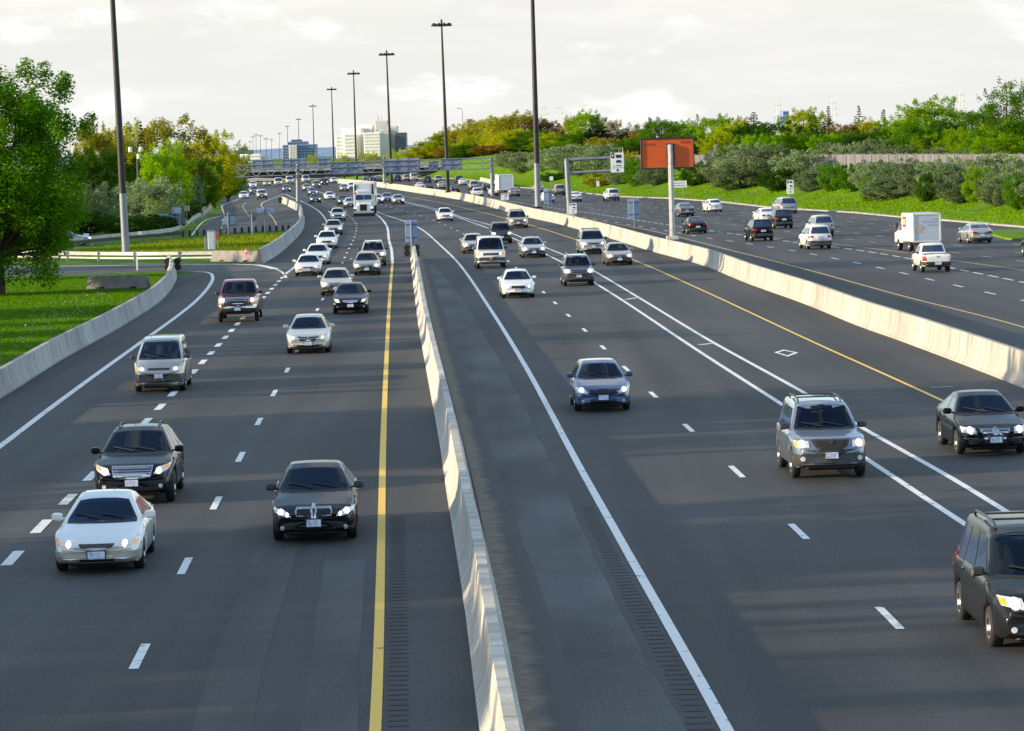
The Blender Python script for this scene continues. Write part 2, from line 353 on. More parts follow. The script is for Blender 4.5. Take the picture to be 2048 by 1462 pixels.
L3 = [(60,1740),(150,1570),(280,1312),(370,1132),(433,1005),(483,910),(518,843),(548,787),(574.5,740.5),(606,677),(634,621),(644,601),(680,536),(693.6,505.5),(707,479),(713,458),(711,446),(702,435.5),(677,415.6),(643,402),(600,388)]
L4 = [(738,1750),(745,1560),(752,1430),(757,1300),(762,1100),(766,900),(772,740),(779,600),(785,525)]
L4w = [(785,525),(783,500),(778,480),(774.6,455),(766,441),(756,431),(746,423.5)]
C1 = [(1560,1680),(1455,1462),(1258,1110),(1160,935),(1055,740),(985,625),(920,530),(880,490),(845,460),(813,444),(780,433),(748,422),(720,411.5),(690,402),(655,389),(630,381)]
L0 = [(570,549),(592,532),(615,512),(640,487),(652,468),(657,455),(654.5,446),(647,432.5),(634.5,420),(609.5,406),(587,396),(569.5,388)]
C2 = [(2060,1540),(1780,1237),(1594,1060),(1470,940),(1377,856),(1307,790),(1251.6,737),(1206,695),(1169.8,660.8),(1138,632),(1112,607.6),(1070,569),(1038,540.4),(1000,510),(965,486.5),(931,470),(909.6,459),(869.5,441),(844.5,432.5),(801,420),(774,412.5),(740,402),(700,388)]
H1 = [(2160,1195),(1932,1050),(1731,917),(1564.5,809.5),(1400,704),(1251.5,605),(1188,564.8),(1125.8,525.7),(1090.4,508),(1045,485),(983,459.3),(941.5,444),(904.9,430.5),(870,420),(830,410),(790,400)]
H2 = [(2180,1130),(2020,1028),(1903,956.5),(1719.6,853),(1615,789.5),(1447.5,697),(1400,669.8),(1273.6,592.9),(1183,539),(1139,515),(1090.4,494.7),(1022,466),(988,452.5),(931.7,436.6),(905,428),(870,417),(830,407.5),(790,398)]
Y2 = [(2150,932),(1893.6,805.6),(1621.5,682),(1400,578.5),(1266,519.6),(1156,480.6),(1056,448.8),(1005,435.4),(948.8,420.7),(870,403.5),(800,391)]
R1 = [(2200,716),(2048,655),(1811,593.6),(1621.5,541.4),(1463,501),(1300,461),(1160,436),(1040,415),(960,403)]
R2 = [(2160,626),(1987,588),(1858.8,558.8),(1754,534.5),(1669,517),(1594.6,503),(1527.8,492.4),(1470,483.5),(1419,476.6),(1300,456),(1180,437),(1080,421),(1000,410),(900,391)]
R3 = [(2200,597),(2048,565),(1906,536.7),(1820.8,517.7),(1703.7,498.7),(1600,486),(1491.7,471),(1412.6,460.7),(1330,449),(1200,429),(1080,412),(980,397)]
R4 = [(2200,571),(2048,541),(1906,520.9),(1820.8,506.6),(1662.6,487.6),(1560,477),(1500,471)]
line(C, L1, 0.22, M_white); line(C, L2, 0.24, M_white, dash=(2.7, 2.98), a=2.47)
line(C, [(551,538),(562,543),(569,549),(572,556)], 0.2, M_white, keep=False); line(C, [(-200,559),(56,551.5),(334,542)], .2, M_white, z=.012, keep=False)
line(C, [(-200,541),(26,534),(300,530.5),(470,528.5),(513,530),(551,538)], .55, M_white, z=.012, keep=False)
line(C, L3, 0.16, M_white, dash=(3.0, 8.69), a=8.75); line(C, L4, 0.17, M_yellow); line(C, L4w, 0.22, M_white); line(C, C1, 0.18, M_white); line(C, L0, 0.2, M_white)
line(C, C2, 0.15, M_white, dash=(3.0, 9.78), a=.61); line(C, H1, 0.17, M_white); line(C, H2, 0.17, M_white); line(C, Y2, 0.13, M_yellow)
line(C, R1, 0.14, mat('worn yellow paint', (0.55, 0.40, 0.16), var=.3, scale=3)); line(C, R2, 0.15, M_white, dash=(3.2, 5.8), a=8.14); line(C, R3, 0.18, M_white, dash=(3.2, 1.2)); line(C, R4, 0.13, mat('worn yellow paint', (0.5,0.4,0.2)), keep=False)
line(C, [(383,471),(412,440),(446,431),(447,425),(445,411),(462,404),(482,397)], .16, M_white, keep=False)
line(C, [(503,460),(505,445),(492,424),(486,412),(492,404)], .14, M_white, dash=(3,3), keep=False)
line(C, [(554,459),(552,447),(540,429),(528,418),(522,411)], .14, M_yellow, keep=False); line(C, [(522,411),(526,405),(550,395),(566,388)], .16, M_white, keep=False)
line(C, [(440,462),(446,447),(449,432)], .14, M_white, dash=(3,3), keep=False)
# lanes of the far carriageway, parallel to its kerb
for k, off in enumerate((3.9, 7.6, 11.3, 15.0, 18.7)):
    mb = MB(); Y = 60.0 + 3*k; Ps = [Vector((xr(t)-off, t, gz(t)+.008)) for t in np.arange(60, 1000, 4)]
    if k in (0, 2, 4): LINES.append([Vector((p.x, p.y, 0)) for p in Ps])
    while Y < 980:
        a = Vector((xr(Y)-off, Y, gz(Y)+.008)); b = Vector((xr(Y+3)-off, Y+3, gz(Y+3)+.008))
        mb.add([a+Vector((-.075,0,0)), a+Vector((.075,0,0)), b+Vector((.075,0,0)), b+Vector((-.075,0,0))], [(0,1,2,3)]); Y += 9
    struct(mb.build('lane_line', M_faded))
def bar(pa, pb, w, z=.008):
    a, b = G(*pa), G(*pb); d = (b-a).normalized(); s = Vector((d.y, -d.x, 0))*w/2; q = Vector((0, 0, z))
    struct(MB().add([a-s+q, a+s+q, b+s+q, b-s+q], [(0,1,2,3)]).build('cross_bar', M_white))
bar((1251.6,599),(1277,595.3), .3); bar((1103,512),(1124.6,511), .35); bar((1398,690),(1424,687), .28); bar((1862,775),(1905,773.5), .10)
dm = [(1548,705),(1567,699.5),(1597,705.5),(1576,713.5)]          # diamond of the car-pool lane
dc = [G(*p) for p in dm]; cc = sum(dc, Vector())/4; ring = [p+Vector((0,0,.008)) for p in dc] + [cc+(p-cc)*.66+Vector((0,0,.008)) for p in dc]
struct(MB().add(ring, [(i, (i+1)%4, 4+(i+1)%4, 4+i) for i in range(4)]).build('lane_diamond', M_white))
# grit and dust on the shoulder right of the centre barrier, rumble grooves
def ragged(name, La, Lb, m, z, amp, seed):
    r = random.Random(seed); A = GL(La, 0, 1.5); B = GL(Lb, 0, 1.5); n = max(len(A), len(B)); rows = []; w = 0
    for i in range(n):
        a = A[min(len(A)-1, int(i*len(A)/n))]; b = B[min(len(B)-1, int(i*len(B)/n))]; w = w*.7 + r.uniform(-amp, amp)
        b = b + Vector((w, 0, 0)); rows.append([a+Vector((0,0,z)), a.lerp(b,.5)+Vector((0,0,z)), b+Vector((0,0,z))])
    return sheet(name, rows, m)
gs_ = ragged('shoulder_grit', [(1052,1500),(1000,1250),(955,1000),(905,800),(872,680),(850,575),(838,515)], [(1170,1500),(1130,1300),(1085,1190),(1020,1010),(975,880),(922,720),(880,600),(855,525)], M_dirt, .004, .03, 3)
at_ = gs_.data.attributes.new('fade', 'FLOAT', 'POINT'); at_.data.foreach_set('value', [0.0, .5, 1.0]*(len(gs_.data.vertices)//3))
t = M_dirt.node_tree; nn = t.nodes.new; b = t.nodes['Principled BSDF']; L = t.links.new; src = b.inputs['Base Color'].links[0].from_socket
fa = nn('ShaderNodeAttribute'); fa.attribute_name = 'fade'; n5 = nn('ShaderNodeTexNoise'); n5.inputs['Scale'].default_value = .9; n5.inputs['Detail'].default_value = 9; n5.inputs['Roughness'].default_value = .65; tcn = nn('ShaderNodeTexCoord'); L(tcn.outputs['Object'], n5.inputs['Vector'])
ad = nn('ShaderNodeMath'); ad.operation = 'ADD'; L(fa.outputs['Fac'], ad.inputs[0]); L(n5.outputs['Fac'], ad.inputs[1]); sm = nn('ShaderNodeMapRange'); sm.interpolation_type = 'SMOOTHSTEP'; L(ad.outputs[0], sm.inputs['Value']); sm.inputs['From Min'].default_value = .72; sm.inputs['From Max'].default_value = 1.15
mxx = nn('ShaderNodeMix'); mxx.data_type = 'RGBA'; L(sm.outputs[0], mxx.inputs['Factor']); L(src, mxx.inputs['A']); mxx.inputs['B'].default_value = (.074,.073,.072,1); L(mxx.outputs['Result'], b.inputs['Base Color'])
def rumble(px, w, side):
    P = GL(px, 0, .45); mb = MB()
    for i, p in enumerate(P[:-1]):
        d = (P[i+1]-p).normalized(); a = Vector((d.y, -d.x, 0)); l = .16; c = p + a*side; q = Vector((0,0,.006)); r = random.uniform(.8, 1.05)
        mb.add([c-a*w*r/2+q, c+a*w*r/2+q, c+a*w*r/2+d*l+q, c-a*w*r/2+d*l+q], [(0,1,2,3)])
    struct(mb.build('rumble_strip', M_groove))
rumble([(796,1500),(797,1300),(796,1150),(795,1030)], .34, 0.0); rumble([(1418,1500),(1378,1400),(1290,1240),(1215,1100),(1172,1010)], .34, 0)
# repaired strips in the near lanes
def strip(px, w, m, z=.004):
    P = GL(px, 0, 2); rows = []
    for i, p in enumerate(P):
        d = P[min(i+1,len(P)-1)]-P[max(i-1,0)]; d.normalize(); a = Vector((d.y,-d.x,0)); ww = w*(1+random.uniform(-.04,.04)); rows.append([p-a*ww/2+Vector((0,0,z)), p+a*ww/2+Vector((0,0,z))])
    sheet('worn_asphalt', rows, m)
M_asph3 = asphalt('worn asphalt', (0.049, 0.049, 0.051), (.7, 1.4), .25)
strip([(430,1520),(475,1330),(520,1200),(560,1080)], .85, M_asph3); strip([(655,1520),(672,1300),(690,1120)], .8, M_asph3)
# tar seams along the lane joints
M_tar = mat('tar seam', (0.03,0.03,0.032), rough=.9)
def seam(px): line('tar_seam', px, .035, M_tar, z=.005, keep=False)
rows = []; A = GL([(1100,1500),(1060,1300),(1020,1150),(965,980),(925,850),(888,700),(858,580),(846,528)], 0, 2); B = GL([(1390,1500),(1300,1330),(1215,1170),(1130,985),(1040,800),(975,680),(915,585),(868,530)], 0, 2); n = 60
for i in range(n):
    a = A[int(i*(len(A)-1)/(n-1))]; b = B[int(i*(len(B)-1)/(n-1))]; rows.append([a+Vector((random.uniform(-.12,.12),0,.002)), a.lerp(b,.5)+Vector((0,0,.002)), b+Vector((random.uniform(-.05,.05),0,.002))])
sheet('shoulder_asphalt', rows, M_dust)
# ------------------------------------------------------------------ barriers
def jersey(h, base=0.31, top=0.09): return [(-base,0),(-base,.08),(-base+.03,.1),(-.17,.33),(-top,h),(top,h),(.17,.33),(base-.03,.1),(base,.08),(base,0)]
M_b1 = barrier_mat('barrier concrete', (0.45, 0.43, 0.385)); M_b2 = barrier_mat('pale barrier concrete', (0.42, 0.42, 0.42)); M_b3 = barrier_mat('centre barrier concrete', (0.52, 0.50, 0.455))
def barrier(px, h, m, label, off=0.0, name='concrete_barrier', base=.31, step=3.0):
    P = GL(px, 0, step)
    Q = []
    for i, p in enumerate(P):
        d = P[min(i+1,len(P)-1)]-P[max(i-1,0)]; d.normalize(); Q.append(p + Vector((d.y,-d.x,0))*off + Vector((0,0,gz(p.y))))
    o = MB().sweep(Q, jersey(h, base)).build(name, m, smooth=25); tag(o, label, 'barrier'); a = o.data.attributes.new('arc', 'FLOAT', 'POINT'); acc = 0; vals = []
    for i in range(len(Q)):
        if i: acc += (Q[i]-Q[i-1]).length
        vals += [acc]*10
    a.data.foreach_set('value', vals); return Q
barrier([(1063,1800),(1003,1461),(961,1200),(922,1000),(900,880),(873,757),(850,650),(837,571),(829,518)], .98, M_b3, 'pale concrete barrier running up the middle beside the yellow line', step=2)
RB = [(2200,845),(2048,777),(1814.5,687),(1713,650.6),(1608.8,607.9),(1498,568),(1400,529),(1302.8,502.5),(1217,475.7),(1156,458.6),(1114.8,447.6),(1053.8,434),(964.5,410),(907,397.5),(844.5,387.5),(769.5,376),(722,370),(674.5,366.5)]
RBP = barrier(RB, 1.08, M_b1, 'long sunlit concrete barrier between oncoming and departing traffic', off=.33, base=.33)
def rb_near(Y): return min(RBP, key=lambda p: abs(p.y-Y))
barrier([(-400,1050),(-160,890),(0,798.5),(123,721),(246,652),(322,602),(351.6,564),(353,543),(347,533)], .88, M_b2, 'grey concrete barrier curving past the near lawn on the left', off=-.32)
UB = [(528,527),(557,509.5),(584,486),(604.7,463),(610,441),(606.5,427)]
barrier(UB, 1.1, M_b2, 'curved concrete barrier beside the cabinet lawn and ramp', off=-.33)
barrier([(604,425),(583,414),(565,405)], 1.0, M_b2, 'short concrete barrier leading to the gantry post', off=0)
barrier([(960,362),(1000,372),(1023,376)][::-1], .9, M_b1, 'low white barrier beside the far grass slope', off=.2)
def block(px0, px1, h, label, m):
    a, b = G(*px0), G(*px1); P = [a, a.lerp(b,.5), b]
    mb = MB().sweep(P, jersey(h, .3)); d = (b-a).normalized(); nrm = Vector((d.y,-d.x,0))
    o = mb.build('concrete_block', m, smooth=25); tag(o, label, 'barrier block')
    for t in (.25, .78):                         # lifting slots at the foot
        c = a.lerp(b, t) + nrm*.3; k = MB(); k.cbox(-.22,.22,-.012,.02,.02,.13,.01); s = k.build('lifting_slot', M_black, o); s.location = c; s.rotation_euler = (0,0,math.atan2(d.y,d.x))
    return o
block((177,578), (297,576.5), .82, 'old grey concrete block standing alone on the lawn', M_conc2)
block((427,522.5), (518,523.5), .82, 'stained concrete block at the end of the steel guardrail', M_conc2)
# rubber cushions at the barrier noses
def cushion(px, py, label, w=.75):
    c = G(px, py); r = empty('crash_cushion', c); tag(r, label, 'crash cushion')
    for s in (-1, 1):
        k = MB()
        for j in range(3): k.lathe([(0,-.17),(.20,-.17),(.23,-.13),(.23,.13),(.20,.17),(0,.17)], c=(s*w*.5, .36*j-.36, .23), axis='Y', n=16); k.lathe([(0,-.17),(.20,-.17),(.23,-.13),(.23,.13),(.20,.17),(0,.17)], c=(s*w*.5, .36*j-.36, .65), axis='Y', n=16)
        k.build('tyre_stack', M_black, r, smooth=40)
    return r
cushion(824, 512, 'black rubber cushion at the nose of the centre barrier'); cushion(346, 540, 'black rubber cushion at the nose of the lawn barrier', .7)
cushion(563, 406, 'small dark cushion ending the gantry post barrier', .5)
# guardrails
def guardrail(P, name, label, post=3.8, zr=.62, m=None, low=False, h=.31):
    r = empty(name, P[0]); tag(r, label, 'guardrail'); P = [p - P[0] for p in P]
    prof = [(.0,zr-h/2),(.08,zr-h*.36),(.08,zr-h*.24),(.0,zr-.03),(.0,zr+.03),(.08,zr+h*.24),(.08,zr+h*.36),(0,zr+h/2),(-.01,zr+h/2),(-.01,zr-h/2)]
    MB().sweep([p.copy() for p in P], prof, closed=True).build('rail', m or M_steel, r, smooth=40)
    if low: MB().sweep([p.copy() for p in P], [(0,.22),(.05,.22),(.05,.34),(0,.34)], closed=True).build('rub_rail', m or M_steel, r)
    acc = 0; pm = None; nposts = 0
    for i in range(len(P)-1):
        acc += (P[i+1]-P[i]).length
        if acc >= post and nposts < 95:
            acc = 0; nposts += 1
            if pm is None: o = MB().cbox(-.19,-.02,-.09,.09,0,zr+h/2+.06,.015).build('post', M_psteel, r); pm = o
            else: o = pm.copy(); COL.objects.link(o); o.parent = r
            o.location = P[i]
    return r
def back(P): return [p for p in reversed(P)]
guardrail(GL([(-60,522),(60,520),(100,521),(200,523),(300,523.5),(427,522)], 0, 1.3), 'steel_guardrail', 'steel guardrail along the far side of the ramp', low=True, zr=.62)
guardrail(back(GL([(137,494),(211,486),(293,478),(351.6,469),(391,444),(418.8,427),(424,414),(418.8,405),(424,399),(447,395),(469,388.5),(491,376)], 0, 2.0)), 'curved_guardrail', 'pale guardrail curving along the trees beside the collector road', m=M_conc, zr=.6, h=.42)
guardrail(back(GL([(150,496),(240,487),(300,482),(365,477)], 0, 2.0)), 'dark_guardrail', 'dark posted guardrail behind the lamp mast', m=M_dsteel, zr=.5)
# short timber posts along the collector road
pr = None
for i, (px, py) in enumerate([(366,474),(380,473),(394,472),(408,471),(441,469.5),(455,468.5),(470,467.5),(484,466.5),(498,465.5),(512,464.5),(526,463.5),(540,463),(553,462.5),(566,462),(577,461.5)]):
    o = MB().cbox(-.12,.12,-.12,.12,0,.62,.02).build('guide_post', M_dsteel) if pr is None else pr.copy()
    if pr is None: pr = o
    else: COL.objects.link(o)
    o.location = G(px, py); tag(o, 'short dark guide post in the row between lawn and collector road', 'guide post', 'guide posts along the collector road')

# ------------------------------------------------------------------ high masts
def mast(px, py, tpx, tpy, zb, label, Hm=27.5, r0=.34, D=None, heads=10, pale=None):
    b = G(px, py, zb) if D is None else at(px, py, D)
    if D is not None: b.z = gz(D)
    topd = at(tpx, tpy, b.y); tilt = (topd.x - b.x) / (topd.z - b.z); hh = Hm if py is None else Hm
    if tpy > 0: hh = topd.z - b.z
    else: hh = 34.0
    r = empty('high_mast_light', b); tag(r, label, 'lamp mast', 'high mast lights along the motorway')
    T = Vector((tilt*hh, 0, hh))
    k = MB(); n = 8; pts = [T*(i/n) for i in range(n+1)]; k.tube(pts, [r0*(1-.6*i/n) for i in range(n+1)], n=12)
    k.build('pole', [pale or M_dsteel], r, smooth=40)
    if pale is not None:
        MB().tube([T*.15, T*.6, T], [r0*.94, r0*.66, r0*.42], n=12).build('upper_pole', M_dsteel, r, smooth=40)
    MB().cbox(-.5,.5,-.5,.5,0,.18,.03).build('base_plate', M_dsteel, r)
    k = MB(); k.lathe([(0,0),(1.0,0),(1.1,.08),(1.0,.16),(0,.16)], c=T-Vector((0,0,.3)), n=20); k.tube([T-Vector((0,0,.3)), T+Vector((0,0,.55))], .16, n=8); k.build('carrier_ring', M_dsteel, r, smooth=40)
    for i in range(heads):
        a = 2*math.pi*i/heads; c = T + Vector((math.cos(a)*1.35, math.sin(a)*1.35, -.28)); k = MB(); k.lathe([(0,.28),(.16,.26),(.2,.05),(.36,-.16),(.34,-.22),(0,-.22)], c=c, n=10); k.build('luminaire', M_dsteel, r, smooth=40)
    return r
mast(252, 508, 225, 0, 0, 'thick lamp mast with pale base on the left lawn', pale=M_psteel, heads=8, r0=.33)
mast(1076, 416, 1065, 0, 1.0, 'tall lamp mast rising from the sunlit barrier past the top edge', pale=M_psteel, r0=.36, heads=8)
mast(896, 385, 883, 46, 1.0, 'lamp mast with a wide ring of lamps, tallest complete one')
mast(783, 368, 773, 106, 1.0, 'lamp mast in front of the white tower block, ring just above it')
mast(713, 345, 707, 145, 0, 'lamp mast beside the left end of the white tower block', D=838)
mast(668, 340, 663, 177, 0, 'slim lamp mast between blue and white buildings', D=1053)
mast(629, 335, 625.5, 211, 0, 'slim lamp mast at the right end of the blue building', D=1431, heads=6)
mast(598, 333, 597, 238, 0, 'slim far lamp mast above the middle of the blue building', D=1950, heads=6)
mast(576, 330, 574.5, 252, 0, 'far lamp mast at the left end of the blue building', D=2350, heads=6)
for i, (tx, ty, D, lab) in enumerate(((559,266,2800,'farthest tall lamp mast just left of the blue building'),(532,277,2100,'tiny lamp mast, right one of the far cluster'),(521,271,2300,'tiny lamp mast, second from right in the far cluster'),(512,269,2500,'tiny lamp mast, tallest in the far cluster'),(506,273,2700,'tiny lamp mast left of the tallest in the far cluster'),(500,283,2900,'tiny lamp mast, lowest and leftmost in the far cluster'),(543,279,2600,'tiny lamp mast between far cluster and blue building'))):
    mast(tx, 330, tx, ty, 0, lab, D=D, heads=6, r0=.28)

# ------------------------------------------------------------------ sign posts and signs
def plate(mb, cx, cz, w, h, t=.04, y=0, mi=0): mb.cbox(cx-w/2, cx+w/2, y-t/2, y+t/2, cz-h/2, cz+h/2, .008, mi)
def px2m(py, px): return (py - yh(px)) / H
def post_sign(name, px, py, panel, m, label, cat='sign', zb=0.0, pr=.05, pm=None, shape='rect', back=True, rz=0.0, frame=False, D=None, brace=True):
    """panel = (x0,y0,x1,y1) in photo pixels, post foot at px,py"""
    b = G(px, py, zb) if D is None else at(px, py, D); s = b.y / F
    r = empty(name, b, rz); tag(r, label, cat)
    x0, y0, x1, y1 = panel; cx = ((x0+x1)/2-px)*s; cz = (py-(y0+y1)/2)*s; w = (x1-x0)*s; h = (y1-y0)*s
    yy = -.09 if not back else .09
    if shape == 'diamond':
        mb = MB(); mb.add([(cx-w/2,yy-.02,cz),(cx,yy-.02,cz-h/2),(cx+w/2,yy-.02,cz),(cx,yy-.02,cz+h/2),(cx-w/2,yy+.02,cz),(cx,yy+.02,cz-h/2),(cx+w/2,yy+.02,cz),(cx,yy+.02,cz+h/2)], [(3,2,1,0),(4,5,6,7)]+[(i,(i+1)%4,4+(i+1)%4,4+i) for i in range(4)])
    else: mb = MB(); plate(mb, cx, cz, w, h, .04, yy)
    pn = mb.build('panel', m, r)
    MB().tube([(0,0,-.05),(0,0,cz+h*(.45 if brace else .3))], pr, n=8).build('post', pm or M_psteel, r, smooth=40)
    if back and brace and h > 1.0:
        k = MB()
        for q in (-.3, .3): k.cbox(cx-w*.48, cx+w*.48, yy-.06, yy-.022, cz+q*h-.05, cz+q*h+.05, .01)
        k.build('bracing', M_sback2, r)
    return r, cx, cz, w, h, yy
# orange sign on its pole, seen from behind
M_or = mat('orange sheeting', (0.55, 0.082, 0.009), rough=.5, var=.12, scale=1.2)
r, cx, cz, w, h, yy = post_sign('orange_sign', 1345, 478, (1288,278,1390,335), M_or, 'big orange sign with black rim on a grey pole above the barrier', zb=1.0, pr=.2, pm=M_steel, brace=False)
k = MB()
for a, b, c, d in ((cx-w/2-.08,cx+w/2+.08,cz+h/2,cz+h/2+.09),(cx-w/2-.08,cx+w/2+.08,cz-h/2-.09,cz-h/2),(cx-w/2-.09,cx-w/2,cz-h/2,cz+h/2),(cx+w/2,cx+w/2+.09,cz-h/2,cz+h/2)): k.cbox(a,b,yy-.1,yy+.1,c,d,.015)
k.build('rim', M_sblack, r); k = MB(); k.cbox(-.30,.30,-.02,.06,cz-.9,cz+.7,.02); k.build('pole_bracket', M_dsteel, r)
M_ord = mat('dark orange', (0.30, 0.045, 0.008), rough=.5)
k = MB(); k.cbox(cx-w*.46,cx-w*.25,yy-.035,yy-.022,cz+h*.27,cz+h*.36,.005); k.cbox(cx+w*.26,cx+w*.45,yy-.035,yy-.022,cz+h*.33,cz+h*.41,.005); k.build('dark_mark', M_ord, r)  # two darker orange bars near the upper corners of the panel
MB().cbox(-.45,.45,-.4,.4,-.05,.22,.03).build('footing', M_conc, r)
# blue backs and small signs
post_sign('road_sign', 824, 508, (812,440,836,484), M_sback, 'blue backed sign standing at the nose of the centre barrier', zb=.3, pr=.07)
post_sign('road_sign', 1269, 460, (1257,397,1279,437), M_sback, 'narrow blue backed sign between cantilever and orange sign')
post_sign('road_sign', 1097, 418, (1088,379,1105,408), M_sback, 'narrow blue backed sign right of the barrier lamp mast')
post_sign('warning_sign', 458, 474, (443,424,474,457), M_sback, 'blue backed diamond sign left of the dark diamond one', shape='diamond', pr=.12, pm=M_sback2)
post_sign('warning_sign', 505, 468, (496,427,515,446), M_sback2, 'small dark diamond sign seen from behind above the lawn', shape='diamond', pr=.08)
post_sign('road_sign', 531, 466, (515,416.5,549,426), M_sback, 'wide low blue backed sign right of the diamond signs', pr=.07, pm=M_sback2)
post_sign('road_sign', 348, 462, (345,415,363,427), mat('pale blue sign', (.35,.42,.55), rough=.5), 'pale blue sign standing above the wide blue sign', pr=.06)
post_sign('road_sign', 338, 464, (318,427,357,438), M_sback, 'wide blue sign under the grey shrubs on the left', pr=.07)
post_sign('road_sign', 361, 470, (355,428,371,448), M_sback2, 'grey backed sign right of the wide blue sign', pr=.06)
post_sign('road_sign', 374, 440, (369,411,380,422), mat('beige sign', (.45,.36,.27)), 'small beige sign near the concrete pier', pr=.04)
post_sign('road_sign', 173, 489, (168,467,179,480), M_swhite, 'small white sign right of the parked blue car', pr=.04, back=False)
post_sign('road_sign', 281, 482, (276,463,285,476), mat('cream sign', (.55,.52,.42)), 'small cream sign right of the pale based mast', pr=.04, back=False)
post_sign('road_sign', 1103, 381, (1100,353,1107,361), M_swhite, 'tiny white sign on the slope right of the barrier mast', pr=.05, back=False)
post_sign('road_sign', 1196, 379, (1193,362,1199,373), M_swhite, 'tiny pale sign on the slope right of the cantilever', pr=.05, back=False)
post_sign('delineator_post', 275, 541, (273.5,513,276.5,541), mat('white plastic', (.75,.75,.73)), 'thin white marker post at the edge of the ramp', 'marker post', pr=.03, back=False)
def marks(r, lst, m, y):                          # raised symbol pieces (cx, cz, w, h)
    k = MB()
    for c in lst: plate(k, c[0], c[1], c[2], c[3], .012, y)
    return k.build('symbol', m, r)
r, cx, cz, w, h, yy = post_sign('information_sign', 1367, 397, (1346,361.5,1374,375), M_swhite, 'low white sign with two text rows on the slope', pr=.06, back=False)
marks(r, [(cx+d*w*.13, cz+q*h, w*.10, h*.11) for q in (.18, -.2) for d in (-2.6,-1.4,-.2,1,2.2)], M_sblack, yy-.03)
def hov(name, px, py, panel, label, zb, **kw):
    r, cx, cz, w, h, yy = post_sign(name, px, py, panel, M_swhite, label, zb=zb, back=False, pm=M_psteel, **kw); y = yy-.03
    marks(r, [(cx-w*.33, cz+h*.36, w*.26, h*.2)], M_sblack, y)
    marks(r, [(cx+w*.12, cz+h*.36, w*.36, h*.13), (cx+w*.02, cz+h*.28, w*.07, h*.03), (cx+w*.24, cz+h*.28, w*.07, h*.03)], M_sblack, y)
    marks(r, [(cx+w*.12, cz+h*.1, w*.28, h*.06), (cx+w*.12, cz+h*.05, w*.36, h*.06), (cx+w*.0, cz+h*.01, w*.07, h*.03), (cx+w*.24, cz+h*.01, w*.07, h*.03)], M_sblack, y)
    marks(r, [(cx-w*.25, cz-h*.13, w*.05, h*.07)] + [(cx+w*q, cz-h*.13, w*.09, h*.05) for q in (.0,.12,.24)], M_sblack, y)
    k = MB(); k.add([(cx-.1*w,y-.006,cz-.33*h),(cx,y-.006,cz-.43*h),(cx+.1*w,y-.006,cz-.33*h)], [(2,1,0)]); plate(k, cx, cz-.29*h, w*.06, h*.1, .012, y); k.build('arrow', M_sblack, r)
    k = MB(); d = w*.09; k.add([(cx-w*.33-d*.7,y-.01,cz+h*.36),(cx-w*.33,y-.01,cz+h*.36-d),(cx-w*.33+d*.7,y-.01,cz+h*.36),(cx-w*.33,y-.01,cz+h*.36+d)], [(3,2,1,0)]); k.build('diamond_symbol', M_swhite, r)
    return r
hov('lane_sign', 1580, 402, (1574,360,1588,388), 'white carpool sign on the grass beside the silver van', 0.25, pr=.05)
hov('lane_sign', 1147, 435, (1139,406,1154,427), 'white carpool sign at the foot of the cantilever post', 1.0, pr=.05)
hov('lane_sign', 1011, 404, (1002,386,1018,400), 'small white carpool sign in front of the box truck', 1.0, pr=.05)
# cantilever
b = G(1140, 430, 1.0); s = b.y/F; r = empty('cantilever_gantry', b); tag(r, 'grey cantilever gantry with two arms holding a white lane sign', 'gantry')
MB().tube([(0,0,0),(-2*s,0,55*s),(-4*s,0,112*s)], [.3,.27,.24], n=12).build('post', M_psteel, r, smooth=40)
for a, c in ((110,112),(84,86)): MB().tube([(-4*s,0,a*s),(84*s,0,c*s)], .16, n=10).build('arm', M_psteel, r, smooth=40)
MB().cbox(-.5,.5,-.45,.45,-.1,.15,.03).build('footing', M_conc, r)
so = empty('lane_sign', b + Vector((97*s, -.25, 102*s))); tag(so, 'white carpool lane sign hanging on the cantilever arms', 'sign')
sw, sh = 26*s, 39*s; k = MB(); plate(k, 0, 0, sw, sh, .08); k.build('panel', M_swhite, so)
y = -.06; marks(so, [(-sw*.36, sh*.36, sw*.24, sh*.26)], M_sblack, y); marks(so, [(sw*.1, sh*.33, sw*.4, sh*.15), (0, sh*.24, sw*.09, sh*.04), (sw*.22, sh*.24, sw*.09, sh*.04)], M_sblack, y)
marks(so, [(sw*.1, sh*.1, sw*.3, sh*.06), (sw*.1, sh*.04, sw*.4, sh*.07), (-sw*.02, 0-.02*sh, sw*.08, sh*.04), (sw*.22, -.02*sh, sw*.08, sh*.04)], M_sblack, y)
marks(so, [(-sw*.28, -sh*.16, sw*.05, sh*.07)] + [(sw*q, -sh*.16, sw*.11, sh*.05) for q in (-.04,.1,.24)], M_sblack, y); marks(so, [(0, -sh*.27, sw*.86, .04)], M_sblack, y)
k = MB(); k.add([(-.13*sw,y-.006,-.38*sh),(0,y-.006,-.46*sh),(.13*sw,y-.006,-.38*sh)], [(2,1,0)]); plate(k, 0, -.35*sh, sw*.08, sh*.06, .012, y); k.build('arrow', M_sblack, so)
k = MB(); d = sw*.1; q = (-sw*.36, sh*.36); k.add([(q[0]-d*.7,y-.01,q[1]),(q[0],y-.01,q[1]-d),(q[0]+d*.7,y-.01,q[1]),(q[0],y-.01,q[1]+d)], [(3,2,1,0)]); k.build('diamond_symbol', M_swhite, so)
k = MB(); k.tube([(-sw*.45,.1,sh*.5),(-sw*.45,.1,sh*.72),(sw*.45,.1,sh*.72),(sw*.45,.1,sh*.5)], .05, n=6); k.build('lamp_bracket', M_steel, so)
